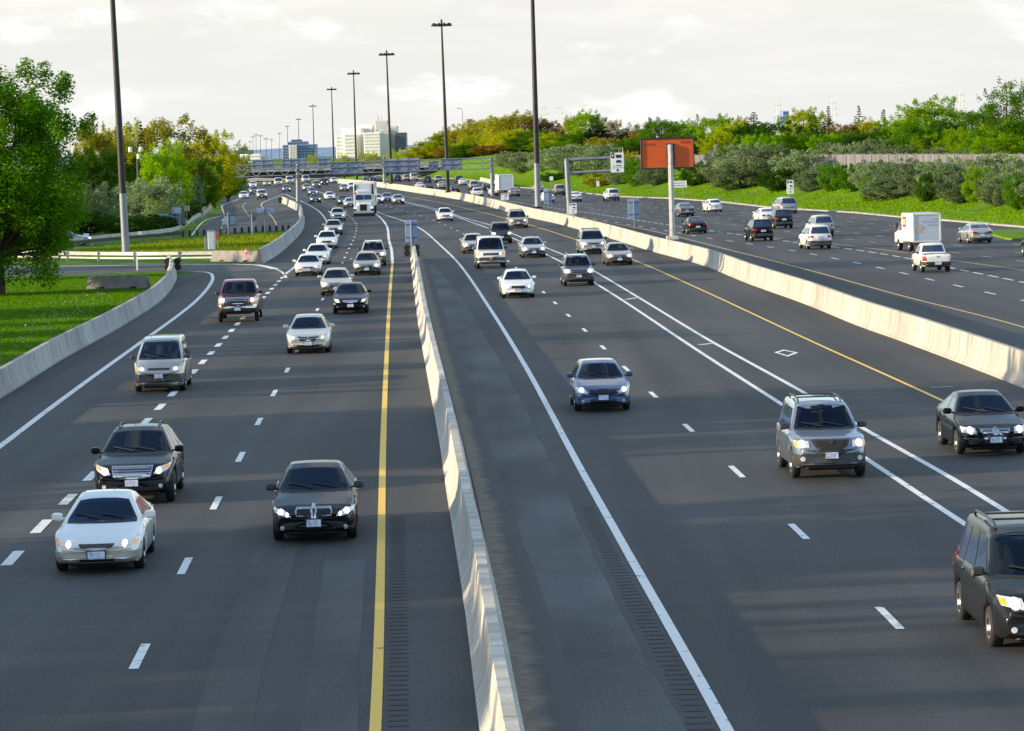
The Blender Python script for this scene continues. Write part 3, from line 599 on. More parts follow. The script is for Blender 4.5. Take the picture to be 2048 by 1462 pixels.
# sign gantries across the carriageways
def gantry(feet, chords, panels, Y, label, post_r=.3, left_end=None):
    """feet: (px,py,zb,ytop) posts; chords: list of (xa,ya,xb,yb) pixels at depth Y"""
    f0 = feet[0]; b = at(f0[0], f0[1], Y); b.z = f0[2]; r = empty('sign_gantry', b); tag(r, label, 'gantry')
    def L(px, py, dy=0): return at(px, py, Y) - b + Vector((0, dy, 0))
    for (px, py, zb, yt, pxt) in feet:
        p = L(px, py); p.z = zb - b.z; MB().tube([p, L(pxt, yt)], post_r, n=10).build('post', M_psteel, r, smooth=40)
    for dy in (-.6, .6):
        for (xa, ya, xb, yb) in chords: MB().tube([L(xa,ya,dy), L(xb,yb,dy)], .085, n=6).build('chord', M_psteel, r, smooth=40)
        k = MB()
        for (xa, ya, xb, yb), (xc, yc, xd, yd) in zip(chords[:-1], chords[1:]):
            n = max(4, int((xb-xa)/14))
            for i in range(n):
                t0, t1 = i/n, (i+1)/n; p = L(xa+(xb-xa)*t0, ya+(yb-ya)*t0, dy); q = L(xc+(xd-xc)*t1, yc+(yd-yc)*t1, dy)
                if i % 2: p = L(xa+(xb-xa)*t1, ya+(yb-ya)*t1, dy); q = L(xc+(xd-xc)*t0, yc+(yd-yc)*t0, dy)
                k.tube([p, q], .04, n=4, cap=False)
        k.build('web_bracing', M_psteel, r)
    for (x0, y0, x1, y1) in panels:
        p, q = L(x0, (y0+y1)/2), L(x1, (y0+y1)/2); p.z = L((x0+x1)/2, y1).z; q.z = L((x0+x1)/2, y0).z; k = MB(); k.cbox(p.x, q.x, .75, .83, p.z, q.z, .01); o = k.build('panel', M_sback, r)
        k = MB(); n = max(2, int((q.x-p.x)/1.6))
        for i in range(n+1): xx = p.x+.1+(q.x-p.x-.2)*i/n; k.cbox(xx-.05, xx+.05, .66, .747, p.z, q.z, .01)
        k.build('stiffener', M_sback2, o)
    return r
gantry([(596.5,420,1.0,327,595.5),(985.5,401,1.0,315,983)], [(470,331,985,315.5),(470,341,985,325.5),(470,354,985,337)], [(661,325,727,349.5),(770,317,840,346.5),(857,322.5,876,340),(883,317,923,340)], 478, 'long sign gantry spanning both carriageways with blue sign backs')
gantry([(769,371,1.0,313,768)], [(470,322,768,315),(470,331,768,324),(470,338,768,331)], [(505,319,546,336),(565,317,612,335),(637,315.5,660,332)], 690, 'farther sign gantry on the left, half hidden by the nearer one')

# roadside cabinet, barrel, pier
c = G(424, 500); s = c.y/F; r = empty('traffic_cabinet', c); tag(r, 'tall pale blue traffic cabinet on the small lawn', 'cabinet')
MB().cbox(-7*s,7*s,-.4,.4,0,38*s,.04).build('body', mat('pale blue cabinet', (.42,.48,.58), rough=.45, var=.08), r); k = MB(); k.cbox(-6*s,6*s,-.415,-.402,2*s,33*s,.004); k.build('door', mat('cabinet door', (.46,.52,.62), rough=.4), r); MB().cbox(-7.4*s,7.4*s,-.45,.45,38.2*s,39.5*s,.02).build('cap', M_psteel, r); k = MB(); k.cbox(4*s,4.7*s,-.44,-.417,16*s,19*s,.01); k.build('handle', M_sblack, r)
c = G(413, 499); r = empty('meter_cabinet', c); tag(r, 'small grey cabinet left of the pale blue one', 'cabinet'); MB().cbox(-3.6*s,3.0*s,-.3,.3,0,25*s,.03).build('body', M_conc2, r); k = MB(); k.cbox(-3*s,2.4*s,-.315,-.302,13*s,22*s,.004); k.build('door', M_psteel, r)
r, cx, cz, w, h, yy = post_sign('construction_sign', 436, 497, (432,464.5,439.5,478.5), M_or, 'small orange sign right of the pale blue cabinet', pr=.04)
c = G(497.5, 522.5) + Vector((0,-.75,0)); r = empty('traffic_barrel', c); tag(r, 'orange striped traffic barrel before the concrete block', 'barrel')
prof = [(.24,.06),(.27,.1),(.26,.3),(.25,.32),(.25,.5),(.235,.52),(.235,.7),(.22,.72),(.22,.9),(.17,.96),(0,.96)]
MB().lathe(prof, n=18, mats=lambda i, k: 1 if i in (4, 7) else 0).build('drum', [M_or, mat('barrel white band', (.7,.5,.45))], r, smooth=35); MB().lathe([(0,0),(.4,0),(.42,.05),(.27,.09),(0,.09)], n=18).build('base', M_black, r, smooth=35)
k = MB(); k.cbox(-.08,.08,-.02,.02,.965,1.06,.008); k.build('handle', M_or, r)
b = at(403, 427, 470); b.z = 0; s = 470/F; r = empty('concrete_pier', b); tag(r, 'pale concrete pier by the trees left of the collector road', 'pier')
MB().cbox(-5*s,5*s,-.5,.5,0,48*s,.06).build('shaft', mat('pale blue concrete', (.40,.43,.48), rough=.8, var=.2, scale=1), r)
b = at(418, 412, 520); b.z = 0; s = 520/F; o = MB().cbox(-10*s,9*s,-.4,.4,-.2,36*s,.06).build('retaining_wall', M_conc2); o.location = b; tag(o, 'grey wall panel just behind the pale pier', 'wall')
b = at(459, 389, 640); b.z = 0; s = 640/F; r = empty('bollard_post', b); tag(r, 'pale square post on the grass slope near the overpass', 'post'); MB().cbox(-2.6*s,2.2*s,-.2,.2,-.5,27*s,.04).build('shaft', M_conc, r); MB().cbox(-3*s,2.6*s,-.25,.25,27.05*s,28.5*s,.03).build('cap', M_conc2, r)
# ------------------------------------------------------------------ noise wall on the bank
nw = empty('noise_wall', (0,0,0)); tag(nw, 'long grey noise wall of upright panels behind the shrubs', 'wall')
off = 25.0; Yw = list(np.arange(300, 800, 5.0)); k = MB(); kp = MB()
M_nw = mat('noise wall panel', (.135,.13,.15), rough=.85, var=.3, scale=.5, detail=6, stretch=(1,1,.1))
pm = None
for i in range(len(Yw)-1):
    a = Vector((xr(Yw[i])+off, Yw[i], 2.6)); c = Vector((xr(Yw[i+1])+off, Yw[i+1], 2.6)); d = (c-a).normalized(); sn = Vector((d.y,-d.x,0)); ht = 3.0
    a0 = a + d*.12; c0 = c - d*.12
    k.add([a0-sn*.08, c0-sn*.08, c0+sn*.08, a0+sn*.08] + [p+Vector((0,0,ht)) for p in (a0-sn*.08, c0-sn*.08, c0+sn*.08, a0+sn*.08)], [(3,2,1,0),(4,5,6,7),(0,1,5,4),(1,2,6,5),(2,3,7,6),(3,0,4,7)])
    if pm is None: pm = MB().cbox(-.2,.2,-.115,.115,0,3.15,.02).build('post', mat('noise wall post', (.2,.195,.205), rough=.8), nw); o = pm
    else: o = pm.copy(); COL.objects.link(o); o.parent = nw
    o.location = a
k.build('panel', M_nw, nw)

# ------------------------------------------------------------------ overpass and what stands behind
def px_box(mb, x0, y0, x1, y1, Y, depth, mi=0, b=.05):
    xc, yc = (x0+x1)/2, (y0+y1)/2; p = Vector((at(x0,yc,Y).x, Y, at(xc,y1,Y).z)); q = Vector((at(x1,yc,Y).x, Y, at(xc,y0,Y).z)); mb.cbox(p.x, q.x, Y, Y+depth, p.z, q.z, b, mi); return p, q
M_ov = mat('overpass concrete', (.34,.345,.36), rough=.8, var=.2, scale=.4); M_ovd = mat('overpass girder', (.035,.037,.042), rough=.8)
r = empty('overpass', (0, 950, 0)); tag(r, 'concrete overpass with dark underside crossing beyond the traffic', 'bridge')
def child(mb, name, m, r, smooth=None): o = mb.build(name, m, r, smooth); o.location = Vector(o.location) - r.location; return o
k = MB(); px_box(k, 380, 331, 900, 341, 950, 11); child(k, 'deck_parapet', M_ov, r)
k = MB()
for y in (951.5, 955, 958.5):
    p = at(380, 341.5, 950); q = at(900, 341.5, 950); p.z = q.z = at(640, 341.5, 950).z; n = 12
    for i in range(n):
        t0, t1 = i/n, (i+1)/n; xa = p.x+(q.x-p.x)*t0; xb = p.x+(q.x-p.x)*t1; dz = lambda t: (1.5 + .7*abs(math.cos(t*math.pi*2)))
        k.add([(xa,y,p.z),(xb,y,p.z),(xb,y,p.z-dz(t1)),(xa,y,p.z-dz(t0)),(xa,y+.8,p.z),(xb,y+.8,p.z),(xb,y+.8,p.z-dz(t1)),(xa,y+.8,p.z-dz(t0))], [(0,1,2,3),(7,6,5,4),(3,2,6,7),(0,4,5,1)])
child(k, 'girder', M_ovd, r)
k = MB(); p = at(380,329,950); q = at(900,329,950); p.z = q.z = at(640,329,950).z; k.tube([p, q], .06, n=5); k.tube([p-Vector((0,0,.35)), q-Vector((0,0,.35))], .05, n=5); child(k, 'railing', M_psteel, r)
for x in (648, 487): k = MB(); px_box(k, x-3.5, 341, x+3.5, 372, 953, 1.2); child(k, 'column', M_ov, r)
r2 = empty('bridge', (0, 1100, 0)); tag(r2, 'second pale bridge seen under the overpass', 'bridge')
k = MB(); px_box(k, 470, 353, 760, 359.5, 1100, 9); child(k, 'deck_parapet', M_conc, r2); k = MB(); px_box(k, 470, 360, 760, 361.5, 1102, 7); child(k, 'girder', M_ovd, r2)
for x in (545, 575, 607, 640, 690, 735): k = MB(); px_box(k, x-1.6, 361.5, x+1.6, 380, 1104, .8); child(k, 'column', M_ov, r2)
k = MB(); px_box(k, 490, 362, 537, 385, 1112, 2); child(k, 'abutment', mat('beige abutment', (.42,.36,.26), var=.15), r2)
M_gl = mat('window band', (.07,.09,.14), rough=.5, spec=.2)
M_gl2 = mat('haze pale window band', (.66,.62,.58), rough=.6, spec=.2)  # windows of the far blocks, distance haze lightened into the colour
def building(name, label, boxes, cat='building'):
    Y0 = boxes[0][4]; r = empty(name, (0, Y0, 0)); tag(r, label, cat)
    for (x0, y0, x1, y1, Y, dep, m, rows, cols) in boxes:
        k = MB(); p, q = px_box(k, x0, y0, x1, y1, Y, dep, b=.15); wl = child(k, 'wall', m, r)
        if rows:
            for i in range(rows):
                zz = p.z + (q.z-p.z)*(i+.62)/(rows+.25); hh = (q.z-p.z)/(rows+.25)*.42; k = MB()
                for j in range(cols):
                    xa = p.x+(q.x-p.x)*(j+.12)/cols; xb = p.x+(q.x-p.x)*(j+.88)/cols; k.box(xa, xb, Y-.12, Y-.03, zz-hh/2, zz+hh/2)
                o = k.build('window', M_gl2 if m in (M_wh, M_gr) else M_gl, r); o.location = Vector(o.location) - r.location
    return r
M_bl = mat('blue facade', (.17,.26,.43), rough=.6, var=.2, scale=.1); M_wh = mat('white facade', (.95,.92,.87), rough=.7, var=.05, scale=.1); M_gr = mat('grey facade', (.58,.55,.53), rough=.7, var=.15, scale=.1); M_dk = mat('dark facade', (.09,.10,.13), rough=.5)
building('office_building', 'blue grey apartment block beyond the overpass', [(565,289,628,318,1500,30,M_bl,5,10),(575,283,612,289,1505,22,M_bl,1,8),(582,279,601,283,1508,14,M_dk,0,0),(578,290,594,318,1498,1.9,M_gr,5,3)])
building('office_building', 'white complex of tower blocks with antennas right of the blue block', [(672,271,690,318,1700,30,M_wh,6,3),(684,256,722,318,1705,40,M_wh,0,0),(689,267,714,318,1698,6.5,M_wh,7,6),(710,250,745,318,1740,30,M_wh,4,9),(728,265,760,318,1696,20,M_wh,8,7),(722,264,729,318,1704,12,M_gr,9,1),(760,258,778,318,1703,30,M_gr,9,5),(750,241,775,262,1735,20,M_gr,3,6),(776,252,795,318,1708,20,M_gr,9,5),(790,265,812,300,1702,25,M_dk,6,6)])
k = MB()
for x, y in ((754,224),(757,232),(763,227)): a = at(x, 241, 1745); c = at(x, y, 1745); k.tube([a, c], [.35, .12], n=5)
o = k.build('antenna', M_gr, [q for q in bpy.data.objects if q.name == 'office_building.001'][0]); o.location = Vector(o.location) - Vector((0, 1700, 0))
building('warehouse', 'grey rooftops left of the far lamp cluster', [(470,300,496,325,1300,30,M_dk,2,6),(476,296,489,300,1305,15,M_dk,0,0),(480,308,520,325,1290,9,M_wh,2,8),(505,312,533,322,1296,20,M_gr,0,0)])
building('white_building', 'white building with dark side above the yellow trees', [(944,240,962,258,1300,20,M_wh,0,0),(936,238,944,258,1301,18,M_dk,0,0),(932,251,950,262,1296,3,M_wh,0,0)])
building('office_building', 'small blue tower behind the right hand trees', [(1555,232,1572,262,1900,25,M_bl,4,5),(1566,222,1578,262,1905,22,M_bl,6,3)])
rh = empty('house', at(1432, 312, 560)); tag(rh, 'house roof showing between trees right of the orange sign', 'house'); s = 560/F
MB().cbox(-22*s,22*s,0,9,-3,-.6,.05).build('wall', M_conc2, rh); k = MB(); k.add([(-26*s,-.4,-.6),(26*s,-.4,-.6),(26*s,9.4,-.6),(-26*s,9.4,-.6),(-8*s,4.5,1.0),(10*s,4.5,1.0)], [(0,1,5,4),(1,2,5),(2,3,4,5),(3,0,4),(3,2,1,0)]); k.build('roof', mat('roof shingles', (.10,.085,.085), var=.3, scale=2), rh); k = MB(); k.cbox(2*s,6*s,5.2,6.2,.5,2.0,.05); k.build('chimney', M_conc2, rh)
# distant wooded ridge on the horizon, blue haze put into its colour
ridge = []
for i, x in enumerate(np.linspace(-2600, 3000, 90)): ridge.append((x, 5200 + 200*math.sin(i*.3), 9.5 + 4*abs(math.sin(i*.21))+random.uniform(-1.2,1.2)))
rows = [[(x, y-500, gz(9999)) for x, y, z in ridge], [(x, y-120, z*.7) for x, y, z in ridge], [(x, y, z) for x, y, z in ridge], [(x, y+500, gz(9999)) for x, y, z in ridge]]
sheet('hills', rows, mat('haze blue woods', (.17,.25,.40), rough=1, var=.25, scale=.02))
# pylons
def pylon(px, ytop, Y, label):
    b = at(px, 280, Y); b.z = 0; t = at(px, ytop, Y).z; r = empty('transmission_tower', b); tag(r, label, 'pylon', 'pylons behind the trees'); k = MB(); w = t*.085; n = 9
    def w_at(u): return w*(1-u)**1.3*1.2 + w*.12
    for i in range(n):
        u, v = i/n, (i+1)/n; a, c = w_at(u), w_at(v)
        for sx in (-1,1):
            for sy in (-1,1): k.tube([(sx*a,sy*a,u*t),(sx*c,sy*c,v*t)], .085, n=4, cap=False)
            k.tube([(sx*a,-a,u*t),(-sx*c,-c,v*t)], .05, n=4, cap=False)
    k.build('lattice_mast', mat('pylon steel', (.62,.60,.58), rough=.6), r)
    for u in (.72, .83, .93):
        k = MB(); z = u*t; l = w*(1.9-1.1*(u-.72)*3); k.tube([(-l*.6,0,z),(l*.6,0,z)], .07, n=4); k.tube([(-l*.6,0,z),(0,0,z+t*.04),(l*.6,0,z)], .05, n=4); k.build('cross_arm', MATS['pylon steel'], r)
for a in ((1033,216,1500,'pylon left of the barrier mast above the yellow trees'),(1088,209,1500,'pylon just right of the barrier mast'),(1120,208,1600,'pylon left of the bright green tree top'),(1168,202,1450,'pylon above the bright green tree top'),(1557,203,1400,'pylon at the small blue tower'),(1630,208,1600,'faint pylon behind the bright yellow tree'),(1667,199,1400,'pylon between two dark spruces'),(1923,182,1300,'pylon right of the biggest bright green crown')): pylon(*a)
MB2 = MB(); b = at(927, 262, 1250); b.z = 0; t = at(925, 217, 1250).z
r = empty('lamp_post', b); tag(r, 'thin pale lamp post left of the white building', 'lamp post'); MB().tube([(0,0,0),(-.3,0,t-1),(-.6,0,t),(-1.6,0,t+.1)], [.25,.16,.12,.1], n=6).build('pole', M_psteel, r); k = MB(); k.cbox(-2.3,-1.4,-.2,.2,t-.05,t+.2,.04); k.build('lamp_head', M_psteel, r)
# utility pole with transformers among the left trees
b = at(277, 380, 385); b.z = 0; s = 385/F; r = empty('utility_pole', b); tag(r, 'wooden utility pole with white transformers among the left trees', 'utility pole'); hz = at(277, 283, 385).z
MB().tube([(0,0,0),(0,0,hz)], [.17,.11], n=8).build('pole', mat('weathered wood', (.09,.07,.055)), r); k = MB(); k.cbox(-1.2,1.2,-.06,.06,hz-.6,hz-.45,.01); k.build('cross_arm', MATS['weathered wood'], r)
for x in (-.75, .45, .2): MB().lathe([(0,0),(.2,0),(.22,.06),(.22,.5),(.16,.58),(0,.6)], c=(x,-.25,hz-1.2 if x != .2 else hz-2.0), n=12).build('transformer', M_swhite, r, smooth=40)
b = at(356, 380, 440); b.z = 0; r = empty('utility_pole', b); tag(r, 'dark utility pole with cross arms before the olive trees', 'utility pole'); hz = at(356, 285, 440).z; MB().tube([(0,0,0),(0,0,hz)], [.17,.11], n=8).build('pole', MATS['weathered wood'], r)
for dz in (.4, .9): k = MB(); k.cbox(-1.3,1.3,-.06,.06,hz-dz-.12,hz-dz,.01); k.build('cross_arm', MATS['weathered wood'], r)
# ------------------------------------------------------------------ vehicles
M_glass = mat('car glass', (0.016, 0.032, 0.085), rough=.05, spec=.8, coat=.0)
M_under = mat('black plastic', (0.014, 0.014, 0.015), rough=.6)
M_trim = mat('dark trim', (0.035, 0.036, 0.038), rough=.45)
M_chrome = mat('chrome', (.55,.57,.60), rough=.15, metal=1.0)
M_silver = mat('alloy', (.50,.50,.51), rough=.3, metal=.8)
M_lens = mat('headlamp lens', (.70,.71,.72), rough=.08, spec=.8, metal=.3, emit=.03)
M_lit = mat('lit headlamp', (1.0,.93,.78), emit=.8); M_lit2 = mat('dim headlamp', (1.0,.88,.66), emit=.45)
M_amber = mat('amber lens', (.75,.30,.02), rough=.2, emit=.18)
M_red = mat('red lens', (.30,.012,.008), rough=.15, spec=.7); M_redlit = mat('lit red lamp', (.9,.04,.02), emit=.6)
M_plate = mat('licence plate', (.52,.58,.74), rough=.5, var=.35, scale=14, detail=2, stretch=(1,1,.6)); M_fog = mat('fog lamp', (.5,.53,.6), rough=.1)
M_skin = mat('skin', (.42,.25,.17), rough=.6); M_shirt = mat('blue shirt', (.10,.16,.30), rough=.8); M_seat = mat('seat cloth', (.05,.05,.055), rough=.8); M_hair = mat('dark hair', (.03,.02,.015), rough=.7)
M_tyre = mat('tyre rubber', (.013,.013,.014), rough=.75)
def see_through():
    m = bpy.data.materials.new('windscreen glass'); m.use_nodes = True; t = m.node_tree; t.nodes.clear(); L = t.links.new
    o = t.nodes.new('ShaderNodeOutputMaterial'); g = t.nodes.new('ShaderNodeBsdfGlossy'); g.inputs['Roughness'].default_value = .02; g.inputs['Color'].default_value = (.55,.75,1,1)
    tr = t.nodes.new('ShaderNodeBsdfTransparent'); tr.inputs['Color'].default_value = (.13,.20,.40,1); f = t.nodes.new('ShaderNodeFresnel'); f.inputs['IOR'].default_value = 1.5
    mx = t.nodes.new('ShaderNodeMixShader'); L(f.outputs[0], mx.inputs[0]); L(tr.outputs[0], mx.inputs[1]); L(g.outputs[0], mx.inputs[2]); L(mx.outputs[0], o.inputs['Surface']); return m
M_wind = see_through()

PAINT = {}
for nm, c, me, ro in (('white',(.78,.78,.76),0,.3),('black',(.004,.005,.008),0,.25),('silver',(.42,.42,.42),.55,.32),('champagne',(.50,.45,.36),.4,.32),('darkgrey',(.03,.034,.042),.4,.3),('grey',(.16,.17,.20),.5,.3),
                      ('blue',(.035,.07,.19),.3,.3),('navy',(.02,.03,.07),.3,.3),('red',(.12,.008,.008),.1,.3),('beige',(.60,.56,.47),.2,.32),('gold',(.32,.27,.20),.5,.3),('teal',(.10,.14,.15),.4,.3),('steelblue',(.18,.22,.29),.5,.3),('graphite',(.016,.018,.020),.3,.3),('yellow',(.6,.4,.05),0,.3)):
    PAINT[nm] = paint(nm, c, me, ro)

def ip(tab, s): return float(np.interp(s, [a for a, b in tab], [b for a, b in tab]))
def S(L, Wd, Ht, wb, fo, top, belt, wr, wid=None, zb=.2, wheel=.32, **k):
    d = dict(L=L, W=Wd/2, H=Ht, wb=wb, fo=fo, top=top, belt=belt, wr=wr, zb=zb, wheel=wheel, wid=wid or [(0,.84),(.22,.93),(.8,1),(L-.8,1),(L-.25,.94),(L,.86)], nose=.20, tail=.10, lean=.22, wc=.16)
    d.update(k); return d
# s runs from the nose; top = centre line height, belt = shoulder height
SHAPES = {
 'sedan': S(4.80,1.80,1.45,2.74,.93,[(0,.60),(.10,.68),(.35,.76),(.9,.86),(1.28,.93),(1.42,.97),(2.18,1.36),(2.5,1.435),(2.95,1.45),(3.35,1.40),(4.12,1.06),(4.25,1.03),(4.68,1.0),(4.80,.90)],[(0,.56),(.3,.72),(.9,.82),(1.4,.90),(2.6,.93),(4.1,.97),(4.68,.95),(4.8,.84)],.60, cowl=1.38, roof=2.22, rroof=3.4, deck=4.1),
 'lowsedan': S(4.78,1.78,1.36,2.62,.95,[(0,.55),(.10,.62),(.4,.69),(.9,.78),(1.32,.85),(1.46,.89),(2.25,1.28),(2.6,1.355),(2.95,1.36),(3.3,1.31),(4.0,.98),(4.15,.95),(4.64,.93),(4.78,.82)],[(0,.50),(.3,.64),(.9,.75),(1.4,.83),(2.6,.86),(4.0,.90),(4.6,.88),(4.78,.76)],.58, cowl=1.42, roof=2.3, rroof=3.35, deck=3.98),
 'wagon': S(4.46,1.74,1.44,2.53,.93,[(0,.60),(.12,.68),(.4,.77),(.9,.87),(1.2,.93),(1.32,.97),(2.0,1.36),(2.3,1.43),(3.0,1.44),(3.6,1.41),(4.0,1.3),(4.34,.98),(4.46,.86)],[(0,.56),(.3,.72),(1.3,.90),(2.6,.93),(4.3,.96),(4.46,.82)],.60, cowl=1.3, roof=2.05, rroof=3.9, deck=4.36),
 'hatch': S(4.1,1.70,1.46,2.5,.82,[(0,.60),(.12,.70),(.4,.80),(.9,.92),(1.05,.96),(1.8,1.38),(2.2,1.45),(3.0,1.46),(3.5,1.42),(3.98,1.0),(4.1,.86)],[(0,.56),(.3,.74),(1.1,.90),(2.6,.93),(3.95,.96),(4.1,.82)],.60, cowl=1.02, roof=1.85, rroof=3.45, deck=3.95),
 'suv': S(4.45,1.82,1.74,2.62,.88,[(0,.74),(.08,.86),(.3,.96),(.9,1.05),(1.12,1.09),(1.24,1.13),(1.82,1.62),(2.1,1.70),(3.0,1.74),(4.05,1.71),(4.3,1.25),(4.38,1.0),(4.45,.85)],[(0,.68),(.2,.90),(1.2,1.05),(2.6,1.08),(4.3,1.10),(4.45,.80)],.68, zb=.27, wheel=.36, cowl=1.2, roof=1.88, rroof=4.08, deck=4.32, nose=.16, lean=.14, tail=.06),
 'cuv': S(4.80,1.92,1.65,2.85,.93,[(0,.70),(.1,.80),(.4,.92),(1.0,1.03),(1.3,1.07),(1.45,1.11),(2.25,1.55),(2.6,1.63),(3.2,1.65),(3.9,1.58),(4.5,1.22),(4.7,1.0),(4.80,.86)],[(0,.66),(.3,.86),(1.4,1.02),(2.6,1.06),(4.5,1.12),(4.8,.82)],.60, zb=.26, wheel=.38, cowl=1.4, roof=2.3, rroof=3.95, deck=4.55, nose=.24, lean=.2),
 'minivan': S(5.0,1.98,1.75,3.0,.95,[(0,.66),(.1,.76),(.35,.88),(.8,.99),(1.0,1.04),(1.12,1.08),(2.0,1.62),(2.4,1.72),(3.2,1.75),(4.5,1.72),(4.8,1.2),(4.92,.95),(5.0,.82)],[(0,.60),(.3,.80),(1.1,.99),(2.6,1.04),(4.8,1.06),(5.0,.78)],.70, cowl=1.08, roof=2.08, rroof=4.52, deck=4.84, wheel=.33, nose=.24, tail=.06, lean=.2),
 'monovan': S(4.75,1.80,1.80,2.86,.85,[(0,.70),(.10,.86),(.3,.98),(.55,1.08),(.68,1.13),(1.65,1.66),(2.0,1.76),(2.6,1.80),(4.2,1.77),(4.55,1.3),(4.68,.9),(4.75,.8)],[(0,.64),(.25,.88),(.7,1.04),(2.0,1.08),(4.5,1.08),(4.75,.76)],.72, cowl=.64, roof=1.72, rroof=4.25, deck=4.58, wheel=.32, nose=.22, tail=.06, lean=.30),
 'cargovan': S(5.4,2.02,2.08,3.5,.80,[(0,.84),(.06,.98),(.25,1.10),(.85,1.20),(.98,1.25),(1.65,1.92),(1.95,2.05),(2.5,2.08),(5.1,2.06),(5.3,1.9),(5.4,1.1)],[(0,.78),(.2,1.04),(1.0,1.20),(2.6,1.24),(5.3,1.24),(5.4,1.0)],.78, zb=.35, wheel=.36, cowl=.94, roof=1.72, rroof=5.05, deck=5.33, nose=.12, tail=.03, lean=.08),
 'pickup': S(5.85,2.03,1.98,3.6,1.0,[(0,.95),(.06,1.10),(.25,1.18),(1.0,1.25),(1.42,1.29),(1.54,1.33),(2.15,1.84),(2.4,1.94),(2.9,1.98),(3.7,1.94),(3.84,1.38),(3.95,1.32),(5.75,1.32),(5.85,1.2)],[(0,.90),(.2,1.12),(1.5,1.25),(3.8,1.28),(5.75,1.29),(5.85,1.15)],.74, zb=.44, wheel=.41, cowl=1.5, roof=2.2, rroof=3.68, deck=3.86, nose=.10, tail=.0, lean=.05, bed=(4.1,5.68)),
 'smallpickup': S(4.85,1.76,1.68,2.85,.85,[(0,.76),(.06,.88),(.25,.95),(.9,1.02),(1.2,1.05),(1.3,1.09),(1.85,1.56),(2.1,1.65),(2.5,1.68),(2.95,1.65),(3.1,1.12),(3.2,1.07),(4.75,1.07),(4.85,.98)],[(0,.72),(.2,.90),(1.3,1.02),(3.0,1.04),(4.75,1.04),(4.85,.94)],.72, zb=.36, wheel=.36, cowl=1.28, roof=1.9, rroof=2.95, deck=3.1, nose=.12, tail=.0, lean=.08, bed=(3.35,4.72)),
}
def s_at(P, z, a, b):                            # where the centre line passes height z between two stations
    for i in range(40):
        s = a + (b-a)*i/39
        t0 = ip(P['top'], s)
        if (b > a and t0 >= z) or (b < a and t0 >= z): return s
    return b
def section(P, s):
    w = P['W']*ip(P['wid'], s); zs = ip(P['belt'], s); zt = max(ip(P['top'], s), zs+.004); zb = P['zb']
    zb += .10*max(0, 1-s/.3)**2 + .10*max(0, 1-(P['L']-s)/.35)**2
    for ax in (P['fo'], P['fo']+P['wb']):
        Rr = P['wheel']*1.16; d = abs(s-ax)
        if d < Rr: zb = max(zb, P['wheel'] + math.sqrt(Rr*Rr-d*d))
    zb = min(zb, zs-.1); sh = .93*w; wr = P['wr']*P['W']*1.0; h = zt-zs
    gw = lambda z: sh + (wr-sh)*min(1, max(0, (z-zs)/(P['H']-zs)))
    e = min(.09, .3*(zs-zb)); c = .035
    pts = [(0,zb),(.72*w,zb),(.93*w,zb+.015),(.985*w,zb+e),(1.0*w,zb+.55*(zs-zb)),(.992*w,zb+.8*(zs-zb)),(.965*w,zs-.04*min(1,(zs-zb))),(sh,zs)]
    for g in (.25,.5,.75,.93): pts.append((gw(zs+g*h), zs+g*h))
    ww = gw(zt); pts += [(ww*.955,zt+.25*c),(ww*.8,zt+.6*c),(ww*.4,zt+.93*c),(0,zt+c)]
    return pts, zs, sh
def warp(P, s, x, z, zs):
    w = P['W']; u = abs(x)/w; L = P['L']
    dy = P['nose']*u**3*max(0, 1-s/1.1) - P['tail']*u**3*max(0, 1-(L-s)/.9)
    dy += P['lean']*max(0, z-.52)*max(0, 1-s/.35)
    if z > zs+.003:
        f = min(1, max(0, (s-P['cowl']+.5)/.5))*max(0, 1-max(0, s-P['roof'])/.7); dy += P['wc']*u*u*f
        f = min(1, max(0, (P['deck']-s+.3)/.3))*max(0, 1-max(0, P['rroof']-s)/.7); dy -= .10*u*u*f
    return dy
def shell(P):
    L = P['L']; st = set(np.round(np.linspace(0, L, 40), 3))
    for ax in (P['fo'], P['fo']+P['wb']):
        Rr = P['wheel']*1.16
        for q in (1.0, .985, .93, .82, .64, .42, .2, 0):
            for sg in (-1, 1): st.add(round(ax+sg*q*Rr, 3))
    for t in P['top']: st.add(round(t[0], 3))
    st = sorted(x for x in st if 0 <= x <= L); rings = []
    for s in st:
        pts, zs, sh = section(P, s); full = pts + [(-x, z) for x, z in reversed(pts[1:-1])]
        rings.append([(x, s + warp(P, s, x, z, zs), z) for x, z in full])
    n = len(rings[0])
    def caps(ring, sg):
        zm = .5*(min(p[2] for p in ring)+max(p[2] for p in ring)); out = []
        for a, dpt in ((.99,.018),(.965,.036),(.90,.05),(.75,.058),(.5,.062),(.2,.063)):
            out.append([(p[0]*(a+.0), p[1] - sg*dpt, zm+(p[2]-zm)*a) for p in ring])
        return out, (0, sum(p[1] for p in out[-1])/n - sg*.002, zm)
    fc, fp = caps(rings[0], 1); bc, bp = caps(rings[-1], -1)
    al = list(reversed(fc)) + rings + bc; V = [p for r in al for p in r]; Fs = []
    for i in range(len(al)-1):
        for k in range(n): Fs.append((i*n+k, (i+1)*n+k, (i+1)*n+(k+1)%n, i*n+(k+1)%n))
    V.append(fp); a = len(V)-1; V.append(bp)
    for k in range(n): Fs.append((a, k, (k+1)%n)); o = (len(al)-1)*n; Fs.append((a+1, o+(k+1)%n, o+k))
    y0 = L/2
    return [(x, y-y0, z) for x, y, z in V], Fs
